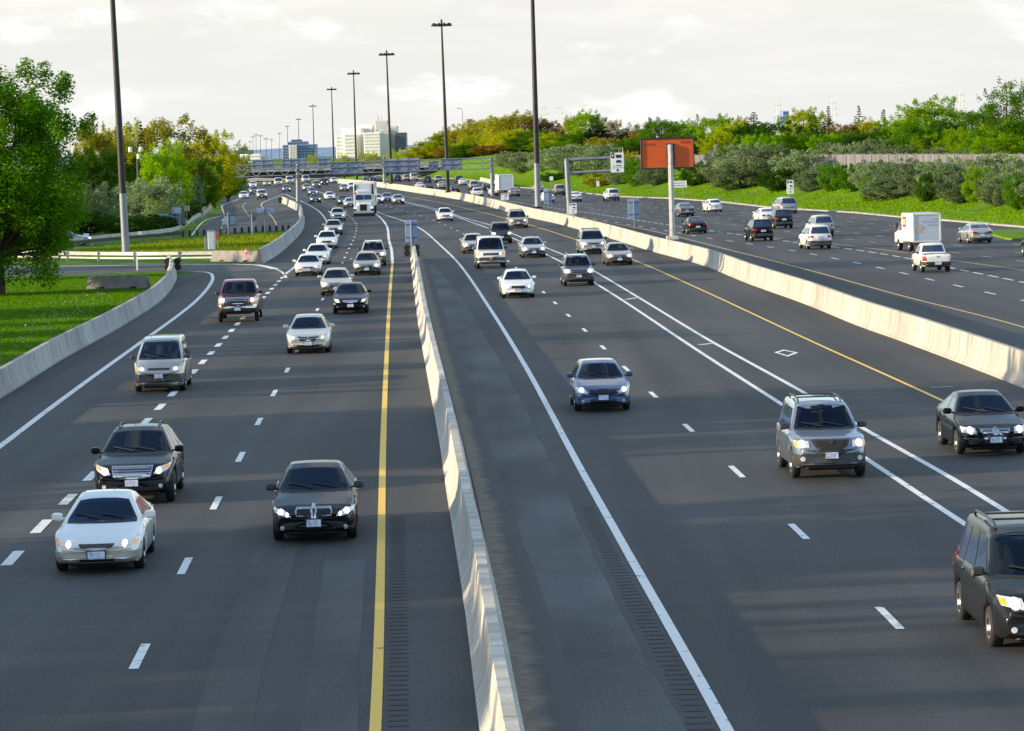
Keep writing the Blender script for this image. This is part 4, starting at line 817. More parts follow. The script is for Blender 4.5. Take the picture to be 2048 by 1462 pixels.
def patch(bvh, poly, axis, m, name, parent, off=.006, step=.09, lim=None, thick=.02):
    """piece lying on the body: poly in (x,z) seen from front '+y'/rear '-y', or (y,z) seen from a side '-x'/'+x'"""
    P2 = []; n = len(poly); step = min(step, max(.03, .35*min(max(p[0] for p in poly)-min(p[0] for p in poly), max(p[1] for p in poly)-min(p[1] for p in poly))))
    for i in range(n):
        a = Vector(poly[i]); b = Vector(poly[(i+1)%n]); k = max(1, int((b-a).length/step))
        for j in range(k): P2.append(a.lerp(b, j/k))
    nb = len(P2); xs = [p[0] for p in poly]; zs = [p[1] for p in poly]
    def inside(q):
        c = False; j = n-1
        for i in range(n):
            if (poly[i][1] > q[1]) != (poly[j][1] > q[1]) and q[0] < (poly[j][0]-poly[i][0])*(q[1]-poly[i][1])/(poly[j][1]-poly[i][1])+poly[i][0]: c = not c
            j = i
        return c
    x = min(xs)+step*.6
    while x < max(xs):
        z = min(zs)+step*.6
        while z < max(zs):
            q = Vector((x, z))
            if inside(q) and min((q-p).length for p in P2) > step*.45: P2.append(q)
            z += step
        x += step
    vs, es, fs, *_ = delaunay_2d_cdt(P2, [(i, (i+1)%nb) for i in range(nb)], [], 1, 1e-5)
    d = {'+y': Vector((0,1,0)), '-y': Vector((0,-1,0)), '-x': Vector((-1,0,0)), '+x': Vector((1,0,0)), '-z': Vector((0,0,-1))}[axis]
    V = []; ok = []
    for v in vs:
        o = Vector((v[0], 0, v[1])) - d*8 if axis in ('+y','-y') else (Vector((v[0], v[1], 8)) if axis == '-z' else Vector((0, v[0], v[1])) - d*8)
        h, nn, ix, ds = bvh.ray_cast(o, d)
        if h is None or (lim and ds > 8 + lim): V.append(None); continue
        if nn.dot(d) > 0: nn = -nn
        V.append((h + nn*off, h - nn*thick))
    Fs = [f for f in fs if all(V[i] is not None for i in f)]
    if not Fs: return None
    mb = MB(); N0 = len(V); cnt = {}
    vv = [(p[0] if p else Vector()) for p in V] + [(p[1] if p else Vector()) for p in V]; out = []
    for f in Fs:
        a, b, c = [vv[i] for i in f[:3]]
        if (b-a).cross(c-a).dot(d) > 0: f = tuple(reversed(f))
        out.append(tuple(f))
        for i in range(len(f)):
            e = (f[i], f[(i+1)%len(f)]); cnt[e] = 1
    for (a, b) in list(cnt):
        if (b, a) not in cnt: out.append((b, a, a+N0, b+N0))
    mb.add(vv, out); used = sorted({i for f in out for i in f}); mp = {u: k for k, u in enumerate(used)}
    mb.v = [mb.v[i] for i in used]; mb.f = [tuple(mp[i] for i in f) for f in mb.f]
    return mb.build(name, m, parent, smooth=35)
def solid_plate(bvh, pl, sg, m, nm, r):
    x0, x1 = min(p[0] for p in pl), max(p[0] for p in pl); z0, z1 = min(p[1] for p in pl), max(p[1] for p in pl); ys = []
    for x in (x0, 0, x1):
        for z in (z0, (z0+z1)/2, z1):
            h = bvh.ray_cast(Vector((x, -8*sg, z)), Vector((0, sg, 0)))[0]
            if h: ys.append(h.y*sg)
    y = (min(ys) if ys else 0)*sg; k = MB(); k.cbox(x0, x1, *sorted((y-sg*.03, y-sg*.012)), z0, z1, .004); p = k.build(nm, m, r)
    k = MB(); k.cbox(x0-.02, x1+.02, *sorted((y-sg*.011, y+sg*.05)), z0-.02, z1+.02, .004); k.build('plate_frame', M_under, p)
def disc(x, z, r, n=12, sy=1.0): return [(x+r*math.cos(2*math.pi*i/n), z+r*sy*math.sin(2*math.pi*i/n)) for i in range(n)]
def mir(p): return [(-x, z) for x, z in reversed(p)]
WHEELS = {}
def wheel(parent, x, y, r, side, rimm=None, wd=.21, lite=False):
    key = (round(r,3), side, (rimm or M_silver).name)
    if key not in WHEELS:
        t = MB(); rr = r; t.lathe([(r*.62,-wd/2),(r*.9,-wd/2),(rr*.985,-wd*.36),(rr,-wd*.2),(rr,wd*.2),(rr*.985,wd*.36),(r*.9,wd/2),(r*.62,wd/2)], axis='X', n=28)
        ty = t.build('tyre_tmp', M_tyre, None, 50); k = MB(); h = side*wd/2
        k.lathe([(0,h*.55),(r*.16,h*.6),(r*.2,h*.55),(r*.5,h*.62),(r*.56,h*.95),(r*.64,h*.99),(r*.645,h*.2)], axis='X', n=30, mats=lambda i, q: 1 if (i == 3 or i == 2 and False) and (q % 6) in (0, 1, 2) else 0)
        rm = k.build('rim_tmp', [rimm or M_silver, M_black], None, 40); WHEELS[key] = (ty.data, rm.data); bpy.data.objects.remove(ty); bpy.data.objects.remove(rm)
    td, rd = WHEELS[key]
    w = bpy.data.objects.new('wheel', td); COL.objects.link(w); w.parent = parent; w.location = (x, y, r)
    if lite: return w
    q = bpy.data.objects.new('rim', rd); COL.objects.link(q); q.parent = w
    return w
def build_car(name, shape, F_, col, detail=False, rearlook=False, rails=None, driver=None, mirrors=None, rim=None, extra=None, over=None, lite=False):
    P = dict(SHAPES[shape]); P.update(over or {}); r = empty(name)
    V, Fs = shell(P); bvh = BVHTree.FromPolygons([Vector(v) for v in V], Fs); L, Wd = P['L'], P['W']; y0 = L/2
    zc = max(ip(P['top'], P['cowl']), ip(P['belt'], P['cowl'])) + .055; zh = P['H']-.085; zsb = ip(P['belt'], P['cowl']+.2); sh = .93*Wd; wr = P['wr']*Wd
    gw = lambda z, zs: sh+(wr-sh)*min(1, max(0, (z-zs)/(P['H']-zs)))
    pil = P.get('pillar', .075)
    ws = [(-(gw(zc,zsb)-pil), zc), (-(gw(zc,zsb)-pil)*.5, zc-.018), (0, zc-.02), ((gw(zc,zsb)-pil)*.5, zc-.018), (gw(zc,zsb)-pil, zc), (gw(zh,zsb)-pil, zh-.02), ((gw(zh,zsb)-pil)*.55, zh+.012), (0, zh+.02), (-(gw(zh,zsb)-pil)*.55, zh+.012), (-(gw(zh,zsb)-pil), zh-.02)]
    kill = set()
    if detail:
        cz = (zc+zh)/2; sm = [(x*.93, cz+(z-cz)*.86) for x, z in ws]
        def ins(q, poly):
            c = False; j = len(poly)-1
            for i in range(len(poly)):
                if (poly[i][1] > q[1]) != (poly[j][1] > q[1]) and q[0] < (poly[j][0]-poly[i][0])*(q[1]-poly[i][1])/(poly[j][1]-poly[i][1])+poly[i][0]: c = not c
                j = i
            return c
        for i, f in enumerate(Fs):
            c = sum((Vector(V[k]) for k in f), Vector())/len(f)
            if P['cowl']-.1 < c.y+y0 < P['roof']+.35 and ins((c.x, c.z), sm) and all(ins((V[k][0], V[k][2]), ws) for k in f): kill.add(i)
    if P.get('bed'):
        for i, f in enumerate(Fs):
            c = sum((Vector(V[k]) for k in f), Vector())/len(f)
            if P['bed'][0] < c.y+y0 < P['bed'][1] and abs(c.x) < Wd*.86 and c.z > ip(P['belt'], c.y+y0)-.03: kill.add(i)
    mb = MB(); mb.add(V, [f for i, f in enumerate(Fs) if i not in kill]); body = mb.build('body', PAINT[col], r, smooth=38)
    MB().cbox(-Wd*.66, Wd*.66, -L/2+.16, L/2-.16, P['zb']-.04, P['zb']+.34, .05).build('underbody', M_under, r)
    g = patch(bvh, ws, '+y', M_wind if detail else M_glass, 'windscreen', r, lim=None)
    if detail:                                    # black border band and the cabin behind the glass
        MB().cbox(-Wd*.80, Wd*.80, -y0+P['cowl']+.30, -y0+P['cowl']+.62, zc-.35, zc-.03, .04).build('dashboard', M_seat, r)
        ys = -y0 + P['roof'] + .30
        for sx in (-1, 1):
            k = MB(); x = sx*Wd*.42; k.cbox(x-.26,x+.26,ys,ys+.2,.45,zc+.18,.06); k.cbox(x-.13,x+.13,ys+.03,ys+.15,zc+.20,zc+.38,.05); k.cbox(x-.26,x+.26,ys-.5,ys,.4,.62,.05); k.build('seat', M_seat, r)
        k = MB(); x = Wd*.42; ring = [Vector((x+.19*math.cos(t), ys-.62+.06*math.sin(t), zc-.06+.18*math.sin(t))) for t in np.linspace(0, 2*math.pi, 17)]; k.tube(ring, .016, n=6); k.build('steering_wheel', M_under, r)
        k = MB(); k.cbox(-.11,.11,-y0+P['roof']-.02,-y0+P['roof']+.02,zh-.13,zh-.06,.015); k.build('rear_view_mirror', M_under, r)
        k = MB(); k.cbox(-Wd*.5,-Wd*.12,-y0+P['roof']-.03,-y0+P['roof']+.0,zh-.15,zh-.04,.008); k.cbox(Wd*.18,Wd*.5,-y0+P['roof']-.03,-y0+P['roof']+.0,zh-.15,zh-.04,.008); k.build('sun_visor', mat('visor', (.30,.30,.30)), r)
    rb = P.get('rearglass', True); z0r = ip(P['top'], P['deck']) + .06; zr1 = P['H']-.11
    if shape in ('suv','minivan','monovan','cargovan'): z0r = ip(P['belt'], P['deck'])+.09
    if rb and z0r < zr1-.1:
        zb2 = ip(P['belt'], P['deck']-.2); a = gw(z0r, zb2)-.10; b = gw(zr1, zb2)-.10
        patch(bvh, [(-a,z0r),(a,z0r),(b,zr1),(-b,zr1)], '-y', M_glass, 'rear_window', r)
    # side windows
    zl = ip(P['belt'], P['roof']) + .045; zt = P['H']-.15; sf0 = s_at(P, zl+.06, P['cowl'], P['roof'])+.30; sf1 = s_at(P, zt, P['cowl'], P['roof'])+.22
    sr0 = s_at(P, zl+.12, P['deck'], P['rroof'])-.22; sr1 = s_at(P, zt, P['deck'], P['rroof'])-.16
    if shape == 'cargovan': sr0 = sr1 = P['roof']+1.25
    nwin = {'cargovan':1,'pickup':2,'smallpickup':1,'suv':3,'minivan':3,'monovan':3,'wagon':3,'cuv':3}.get(shape, 2)
    for sx, ax in ((1, '-x'), (-1, '+x')):
        for i in range(nwin):
            a, b = i/nwin, (i+1)/nwin; gp = .04
            f0, f1 = sf0+(sr0-sf0)*a+(gp if i else 0), sf0+(sr0-sf0)*b-(gp if i < nwin-1 else 0); t0, t1 = sf1+(sr1-sf1)*a+(gp if i else 0), sf1+(sr1-sf1)*b-(gp if i < nwin-1 else 0)
            if t1-t0 < .12: t0, t1 = (t0+t1)/2-.06, (t0+t1)/2+.06
            patch(bvh, [(f0-y0, zl), (f1-y0, zl), (t1-y0, zt), (t0-y0, zt)], ax, M_glass, 'side_window', r, step=.2)
        for kk in range(0 if lite else 1 if nwin == 1 else 2):
            ss = sf0 + (sr0-sf0)*((kk+1)/max(2, nwin)) - .16; zz = zl-.12; x = sx*(Wd*.985)
            k = MB(); k.cbox(x-.02,x+.02,ss-y0-.1,ss-y0+.1,zz-.018,zz+.018,.008); k.build('door_handle', PAINT[col] if kk == 0 else PAINT[col], r)
        mm = {'black': M_trim, None: PAINT[col]}.get(mirrors, PAINT[col]); mx = sx*(Wd+.045); my = -y0+P['cowl']+.42; mz = zl+.07
        k = MB(); k.cbox(mx-.11,mx+.11,my-.07,my+.07,mz-.07,mz+.085,.035); ia = sx*(Wd-.14); k.cbox(min(ia,mx),max(ia,mx),my-.01,my+.04,mz-.055,mz-.015,.01); k.build('mirror', mm, r)
    for ax in (P['fo'], P['fo']+P['wb']):
        for sx in (1, -1): wheel(r, sx*(Wd-.125), ax-y0, P['wheel'], sx, rim, lite=lite)
    # front face
    yf = lambda poly, m, nm, par=None, off=.006, st=.05: patch(bvh, poly, '+y', m, nm, par or r, off=off+.010, step=st, lim=.0 - (y0 - 1.2) if False else None)
    for f in F_.get('front', ()):                 # (name, polygon, material, mirrored)
        nm, pl, m, mr = f[:4]; off = f[4] if len(f) > 4 else .006
        if nm == 'licence_plate': solid_plate(bvh, pl, 1, m, nm, r); continue
        yf(pl, m, nm, off=off)
        if mr: yf(mir(pl), m, nm, off=off)
    for f in F_.get('rear', ()):
        nm, pl, m, mr = f[:4]; off = f[4] if len(f) > 4 else .006
        if nm == 'licence_plate': solid_plate(bvh, pl, -1, m, nm, r); continue
        off += .012; patch(bvh, pl, '-y', m, nm, r, off=off, step=.05)
        if mr: patch(bvh, mir(pl), '-y', m, nm, r, off=off, step=.05)
    if rails:
        mrl = {'silver': M_silver}.get(rails, M_trim)
        for sx in (-1, 1):
            x = sx*(wr-.10); pts = [(x, P['roof']+.25-y0, P['H']-.03)]
            for t in (.3,.5,1.0,1.6,P['rroof']-P['roof']-.35): s = P['roof']+t+.1; pts.append((x, s-y0, ip(P['top'], s)+.085))
            pts.append((x, P['rroof']-y0-.02, ip(P['top'], P['rroof'])+.0)); MB().tube(pts, .022, n=6).build('roof_rail', mrl, r, smooth=50)
        if rails == 'cross':
            for t in (.7, 1.5): s = P['roof']+t; k = MB(); k.tube([(-(wr-.1), s-y0, ip(P['top'], s)+.09), (wr-.1, s-y0, ip(P['top'], s)+.09)], .02, n=6); k.build('roof_bar', mrl, r)
    if detail:                                    # wiper cowl, wipers and door gaps
        a = gw(zc, zsb)-pil; patch(bvh, [(-a, zc-.055), (a, zc-.055), (a, zc-.004), (0, zc-.026), (-a, zc-.004)], '+y', M_under, 'wiper_cowl', r, off=.004)
        for x0, x1 in ((-.05, -.55), (.45, -.02)):
            o1 = bvh.ray_cast(Vector((x0, -8, zc+.01)), Vector((0,1,0)))[0]; o2 = bvh.ray_cast(Vector((x1, -8, zc+.10)), Vector((0,1,0)))[0]
            if o1 and o2: MB().tube([o1+Vector((0,-.03,.02)), o2+Vector((0,-.03,.02))], .011, n=5).build('wiper', M_under, r)
        for sx, ax in ((1, '-x'), (-1, '+x')):
            for q in ((sf0-.12), (sf0+(sr0-sf0)*.5), (sr0-.02)):
                zl0 = P['zb']+.12 if abs(q-P['fo']-P['wb']) > P['wheel']*1.3 else P['wheel']*2.3
                patch(bvh, [(q-y0-.008, zl0), (q-y0+.008, zl0), (q-y0+.008, zl-.03), (q-y0-.008, zl-.03)], ax, M_under, 'door_gap', r, off=.002)
    if extra: extra(r, P, bvh, y0)
    r.location = (0, 0, -500)
    return r
def make_driver(P, M, label):
    Wd, y0 = P['W'], P['L']/2; zc = max(ip(P['top'], P['cowl']), ip(P['belt'], P['cowl'])) + .055
    x = Wd*.42; yy = -y0+P['roof']+.22; zs = min(zc-.06, P['H']-.15-.495); d = empty('person'); k = MB(); o = (x, yy, zs)
    q = lambda a, b, c: (x+a, yy+b, zs+c)
    k.lathe([(0,-.30),(.17,-.30),(.19,-.05),(.18,.05),(.14,.13),(.07,.17),(.055,.20)], c=o, n=14); k.build('shirt', M_shirt, d, 60)
    for sg in (-1, 1):
        k = MB(); k.tube([q(sg*.16,0,.07), q(sg*.24,-.16,-.12), q(sg*.19,-.34,-.05)], [.058,.047,.036], n=8); k.build('sleeve', M_shirt, d, 60)
    k = MB(); k.lathe([(.05,.14),(.055,.22),(.07,.25),(.086,.29),(.092,.36),(.088,.42),(.06,.46),(0,.475)], c=(x, yy-.02, zs), n=14); k.cbox(x-.016,x+.016,yy-.135,yy-.10,zs+.31,zs+.36,.007)
    for sg in (-1, 1):
        c = q(sg*.17,-.43,-.03); k.tube([q(sg*.19,-.34,-.05), c], [.034,.038], n=8)
        for j in range(4): k.tube([Vector(c)+Vector((0,-.01,.03-.02*j)), Vector(c)+Vector((-sg*.03,-.05,.03-.02*j)), Vector(c)+Vector((-sg*.05,-.02,.028-.02*j))], .0095, n=5)
        k.tube([Vector(c), Vector(c)+Vector((-sg*.03,.0,.05))], .011, n=5)
    k.build('body', M_skin, d, 60)
    k = MB(); k.lathe([(.096,.37),(.099,.41),(.092,.45),(.065,.48),(0,.495)], c=(x, yy+.01, zs), n=14); k.build('hair', M_hair, d, 60)
    d.matrix_world = M; return tag(d, label, 'person')
def pl4(x0, x1, z0, z1): return [(x0,z0),(x1,z0),(x1,z1),(x0,z1)]
def face(hl, lamp=None, grille=None, plate=.42, intake=None, fog=None, bars=0, gm=None, rim=None, emblem=None, lit=None, amber=None, lower=None, plw=.26, more=(), lens=None):
    out = []
    if lower: out.append(('lower_bumper', lower, M_trim, False, .004))
    out.append(('headlight', hl, lens or M_lens, True))
    if lamp: out.append(('headlight_bulb', disc(*lamp), lit or M_lit, True, .014))
    if amber: out.append(('turn_signal', amber, M_amber, True, .012))
    if grille:
        gs = grille if isinstance(grille[0], list) else [grille]
        for q in gs:
            if rim:
                c = (sum(p[0] for p in q)/len(q), sum(p[1] for p in q)/len(q)); ww = max(p[0] for p in q)-min(p[0] for p in q); hh = max(p[1] for p in q)-min(p[1] for p in q)
                out.append(('grille_surround', [(c[0]+(p[0]-c[0])*(1+.05/ww*1.6), c[1]+(p[1]-c[1])*(1+.05/hh*1.6)) for p in q], rim, False, .006))
            out.append(('grille', q, gm or M_black, False, .011))
            for i in range(bars):
                z0, z1 = min(p[1] for p in q), max(p[1] for p in q); z = z0+(z1-z0)*(i+.5)/bars; xx = max(p[0] for p in q)*.94
                out.append(('grille_bar', pl4(-xx, xx, z-.012, z+.012), M_chrome, False, .018))
    if intake: out.append(('air_intake', intake, M_black, False))
    if plate: out.append(('licence_plate', pl4(-plw/2-.02, plw/2+.02, plate-.075, plate+.075), M_plate, False, .024))
    if fog: out.append(('fog_light', disc(*fog, n=8), M_fog, True, .01))
    if emblem: out.append(('emblem', disc(0, emblem[0], emblem[1], n=14), emblem[2], False, .026))
    out += list(more); return out
def rear(tl, plate=.62, lower=None, tm=None, more=()):
    out = []
    if lower: out.append(('rear_bumper', lower, M_trim, False, .004))
    out.append(('tail_light', tl, tm or M_red, True)); 
    if plate: out.append(('licence_plate', pl4(-.19,.19,plate-.08,plate+.08), M_plate, False, .02))
    return out + list(more)
SEDAN_R = rear([(.42,.72),(.80,.72),(.82,.88),(.46,.86)], .62, lower=[(-.85,.28),(.85,.28),(.85,.44),(-.85,.44)])
FACES = {}
FACES['sedan'] = dict(front=face([(.42,.56),(.76,.60),(.78,.70),(.46,.67)], (.58,.63,.055), [(-.34,.55),(.34,.55),(.38,.66),(-.38,.66)], .40, pl4(-.5,.5,.24,.34), (.62,.33,.05), lower=None), rear=SEDAN_R)
M_beigebump = mat('beige bumper', (.36,.33,.28), rough=.4, coat=.4); M_wbump = mat('pale bumper', (.55,.55,.54), rough=.35, coat=.5)
FC = FACES
FC['lowsedan'] = dict(front=[('lower_bumper', [(-.80,.26),(.80,.26),(.84,.46),(-.84,.46)], M_beigebump, False, .004)] + face([(.44,.545),(.80,.585),(.81,.675),(.47,.645)], (.55,.60,.052), [(-.31,.545),(.31,.545),(.35,.60),(-.35,.60)], .40, pl4(-.34,.34,.27,.32), None, gm=M_trim, amber=[(.70,.585),(.79,.59),(.80,.65),(.71,.64)], plw=.30), rear=SEDAN_R)
FC['kidney'] = dict(front=face([(.47,.585),(.62,.575),(.82,.65),(.84,.735),(.60,.69)], (.68,.655,.055), [[(.05,.55),(.25,.55),(.34,.60),(.36,.66),(.33,.71),(.07,.71)], [(-.07,.71),(-.33,.71),(-.36,.66),(-.34,.60),(-.25,.55),(-.05,.55)]], .44, pl4(-.45,.45,.27,.33), (.66,.34,.045), rim=M_chrome, emblem=(.755,.04,M_fog), more=[('headlight_ring', disc(.555,.615,.03), M_lit, True, .016)]), rear=SEDAN_R)
FC['cuv'] = dict(front=face([(.50,.74),(.66,.72),(.84,.84),(.88,.94),(.62,.88)], (.62,.80,.065), [(-.40,.68),(.40,.68),(.45,.88),(-.45,.88)], .55, pl4(-.6,.6,.36,.44), (.66,.46,.05), bars=4, rim=M_chrome, amber=[(.74,.82),(.84,.87),(.86,.92),(.76,.89)]), rear=rear([(.5,.95),(.85,.95),(.86,1.08),(.55,1.06)], .8))
FC['monovan'] = dict(front=face([(.44,.74),(.80,.76),(.80,.875),(.47,.86)], (.58,.81,.06), [(-.36,.78),(.36,.78),(.38,.84),(-.38,.84)], .58, pl4(-.5,.5,.36,.42), None, gm=M_trim, amber=[(.72,.76),(.80,.765),(.80,.87),(.72,.865)], lower=[(-.88,.34),(.88,.34),(.88,.64),(-.88,.64)]), rear=rear([(.62,.85),(.8,.85),(.8,1.15),(.64,1.15)]))
FC['bigpickup'] = dict(front=face([(.60,.98),(.90,1.0),(.91,1.17),(.60,1.17)], (.72,1.08,.085), [(-.50,.95),(.50,.95),(.53,1.17),(-.53,1.17)], .66, None, None, rim=M_chrome, bars=3, amber=[(.66,.90),(.91,.92),(.91,.97),(.66,.96)], more=[('bumper', pl4(-.97,.97,.70,.87), M_chrome, False, .03), ('lower_bumper', pl4(-.93,.93,.52,.695), M_under, False, .008)]), rear=SEDAN_R)
FC['accord'] = dict(front=face([(.44,.575),(.78,.63),(.83,.755),(.52,.685)], (.60,.65,.05), [(-.30,.575),(.30,.575),(.41,.675),(-.41,.675)], .43, [(-.64,.28),(.64,.28),(.58,.37),(-.58,.37)], (.62,.34,.04), rim=M_chrome, emblem=(.64,.035,M_chrome), lit=M_lit2), rear=SEDAN_R)
FC['grinsedan'] = dict(front=face([(.48,.57),(.74,.60),(.82,.75),(.62,.72)], (.64,.65,.065), [(-.24,.555),(.24,.555),(.40,.68),(-.40,.68)], .42, pl4(-.55,.55,.25,.33), (.66,.36,.04), gm=M_silver, bars=3, lit=M_lit2, amber=[(.74,.47),(.84,.48),(.84,.54),(.76,.53)]), rear=SEDAN_R)
FC['suv'] = dict(front=face([(.52,.78),(.82,.79),(.84,.935),(.53,.92)], (.68,.86,.085), [(-.38,.84),(-.26,.74),(.26,.74),(.38,.84),(.43,.92),(-.43,.92)], .60, None, (.68,.52,.06), rim=M_trim, lit=M_lit2, emblem=(.885,.05,M_trim), lower=[(-.92,.34),(.92,.34),(.92,.62),(.55,.64),(-.55,.64),(-.92,.62)], amber=[(.76,.80),(.825,.80),(.83,.92),(.78,.92)]), rear=rear([(.66,.90),(.86,.90),(.84,1.06),(.66,1.06)], .84, lower=pl4(-.9,.9,.34,.58)))
FC['boxsuv'] = dict(front=face([(.48,.78),(.84,.79),(.84,.94),(.48,.93)], (.64,.86,.095), [(-.40,.77),(.40,.77),(.42,.93),(-.42,.93)], .58, None, None, rim=None, lower=[(-.92,.33),(.92,.33),(.92,.73),(-.92,.73)], bars=1), rear=rear([(.52,.86),(.87,.86),(.85,1.0),(.54,1.0)], .84, lower=pl4(-.92,.92,.34,.64)))
FC['trimsplit'] = dict(front=face([(.44,.575),(.74,.61),(.80,.755),(.58,.73)], (.64,.675,.07), [[(-.40,.60),(-.15,.59),(-.15,.66),(-.42,.68)], [(.15,.59),(.40,.60),(.42,.68),(.15,.66)], [(-.13,.53),(.13,.53),(.15,.69),(-.15,.69)]], .46, pl4(-.40,.40,.27,.38), (.62,.33,.05), lit=M_lit2), rear=SEDAN_R)
FC['shield'] = dict(front=[('grille_shield', [(-.26,.42),(.26,.42),(.40,.70),(-.40,.70)], M_chrome, False, .004)] + face([(.46,.585),(.80,.60),(.82,.735),(.50,.715)], (.62,.66,.075), [(-.29,.585),(.29,.585),(.33,.675),(-.33,.675)], .43, pl4(-.35,.35,.24,.33), None, bars=2, emblem=(.635,.085,M_chrome), more=[('chrome_strip', pl4(.42,.78,.455,.48), M_chrome, True, .012)]), rear=SEDAN_R)
FC['minivan'] = dict(front=face([(.50,.68),(.84,.74),(.88,.88),(.55,.84)], (.66,.77,.085), [(-.36,.70),(.36,.70),(.40,.80),(-.40,.80)], .52, pl4(-.5,.5,.30,.40), (.7,.38,.05), lit=M_lit2, amber=[(.78,.74),(.85,.76),(.87,.86),(.80,.84)]), rear=rear([(.78,.85),(.92,.85),(.88,1.2),(.80,1.2)], .80))
FC['cargovan'] = dict(front=face([(.56,.90),(.72,.90),(.72,1.05),(.56,1.05)], (.64,.975,.075), [(-.52,.87),(.52,.87),(.52,1.03),(-.52,1.03)], None, None, None, bars=1, amber=[(.75,.88),(.92,.88),(.92,1.06),(.75,1.06)], more=[('bumper', pl4(-.98,.98,.52,.74), M_trim, False, .03), ('badge', pl4(-.06,.06,.60,.66), M_amber, False, .05)]), rear=rear([(.84,.9),(.96,.9),(.96,1.2),(.84,1.2)]))
FC['smallpickup'] = dict(front=face([(.5,.78),(.82,.78),(.82,.92),(.5,.92)], (.66,.85,.08), pl4(-.4,.4,.76,.92), .5, None, None, lower=pl4(-.86,.86,.42,.66)), rear=rear([(.70,.70),(.845,.70),(.845,.99),(.70,.99)], .56, lower=pl4(-.86,.86,.44,.66), more=[('tailgate_handle', pl4(-.09,.09,.92,.97), M_under, False)]))
FC['sedan2'] = dict(front=face([(.44,.57),(.78,.60),(.80,.72),(.48,.70)], (.63,.65,.085), [(-.33,.56),(.33,.56),(.36,.68),(-.36,.68)], .42, pl4(-.5,.5,.25,.34), None, rim=M_chrome, bars=1, lower=[(-.84,.26),(.84,.26),(.86,.50),(-.86,.50)]), rear=rear([(.40,.74),(.80,.74),(.82,.90),(.46,.88)], .62, tm=M_red, lower=pl4(-.85,.85,.28,.46)))
SDARK = dict(front=FC['sedan']['front'], rear=SEDAN_R)
FC['hatch'] = dict(front=FC['sedan']['front'], rear=rear([(.58,.80),(.78,.80),(.76,1.0),(.6,1.0)], .66))

PROTOS = {}
def proto(key):
    if key in PROTOS: return PROTOS[key]
    shape, fc, kw = KINDS_[key]; kw = dict(kw); col = kw.pop('col', 'silver'); nm = kw.pop('name'); ov = kw.get('over', {})
    P = dict(SHAPES[shape]); P.update(ov); o = build_car(nm, shape, FC[fc], col, **kw); PROTOS[key] = [o, P, False]; return PROTOS[key]
KINDS_ = {
 'es': ('lowsedan','lowsedan',dict(name='sedan',col='white',detail=True)), 'bm': ('sedan','kidney',dict(name='sedan',col='black',detail=True,mirrors='black')),
 'fx': ('cuv','cuv',dict(name='crossover',col='black',detail=True,rails='black')), 'pv': ('monovan','monovan',dict(name='minivan',col='silver',detail=True,mirrors='black')),
 'sd': ('pickup','bigpickup',dict(name='pickup_truck',col='red',detail=True,mirrors='black')), 'ac': ('sedan','accord',dict(name='sedan',col='beige',detail=True)),
 'al': ('sedan','grinsedan',dict(name='sedan',col='black',detail=True)), 'tr': ('suv','suv',dict(name='suv',col='steelblue',detail=True,rails='cross',mirrors='black')),
 'su': ('wagon','trimsplit',dict(name='station_wagon',col='blue',detail=True)), 'vw': ('sedan','shield',dict(name='sedan',col='black',detail=True)),
 'cv': ('minivan','minivan',dict(name='minivan',col='graphite',detail=True,rails='cross',mirrors='black')), 'es2': ('suv','boxsuv',dict(name='suv',col='gold',detail=True,rails='silver',mirrors='black',over=dict(nose=.12))),
 'ev': ('cargovan','cargovan',dict(name='cargo_van',col='white',detail=True,mirrors='black')), 'se': ('sedan','sedan2',dict(name='sedan',col='silver',detail=True)),
 'ra': ('smallpickup','smallpickup',dict(name='pickup_truck',col='white',mirrors='black',rim=M_silver)), 'x5': ('suv','boxsuv',dict(name='suv',col='white',mirrors='black')),
 'ws': ('sedan','sedan',dict(name='sedan',col='white',detail=True)), 'mv': ('minivan','minivan',dict(name='minivan',col='silver',lite=True)),
 'hb': ('hatch','hatch',dict(name='hatchback',col='white')),
 'lse': ('sedan','sedan2',dict(name='sedan',col='silver',lite=True)), 'lws': ('lowsedan','sedan',dict(name='sedan',col='white',lite=True)), 'lsu': ('suv','boxsuv',dict(name='suv',col='white',lite=True)), 'lpk': ('smallpickup','smallpickup',dict(name='pickup_truck',col='white',lite=True)), 'lva': ('cargovan','cargovan',dict(name='cargo_van',col='white',lite=True)),
}
def heading(p, away, grp=None):
    best = None
    for P in LINES:
        for i in range(0, len(P)-1):
            if abs(P[i].y-p.y) > 25: continue
            d2 = (P[i]-p).length_squared
            if best is None or d2 < best[0]: best = (d2, P[i], P[min(i+3, len(P)-1)], P[max(0, i-3)])
    d = Vector((0, 1, 0)) if best is None else (best[2]-best[3]); d.z = 0; d.normalize()
    if abs(d.x) > .8: d = Vector((0, 1, 0))
    if (d.y > 0) != away: d = -d
    return math.atan2(d.x, -d.y)
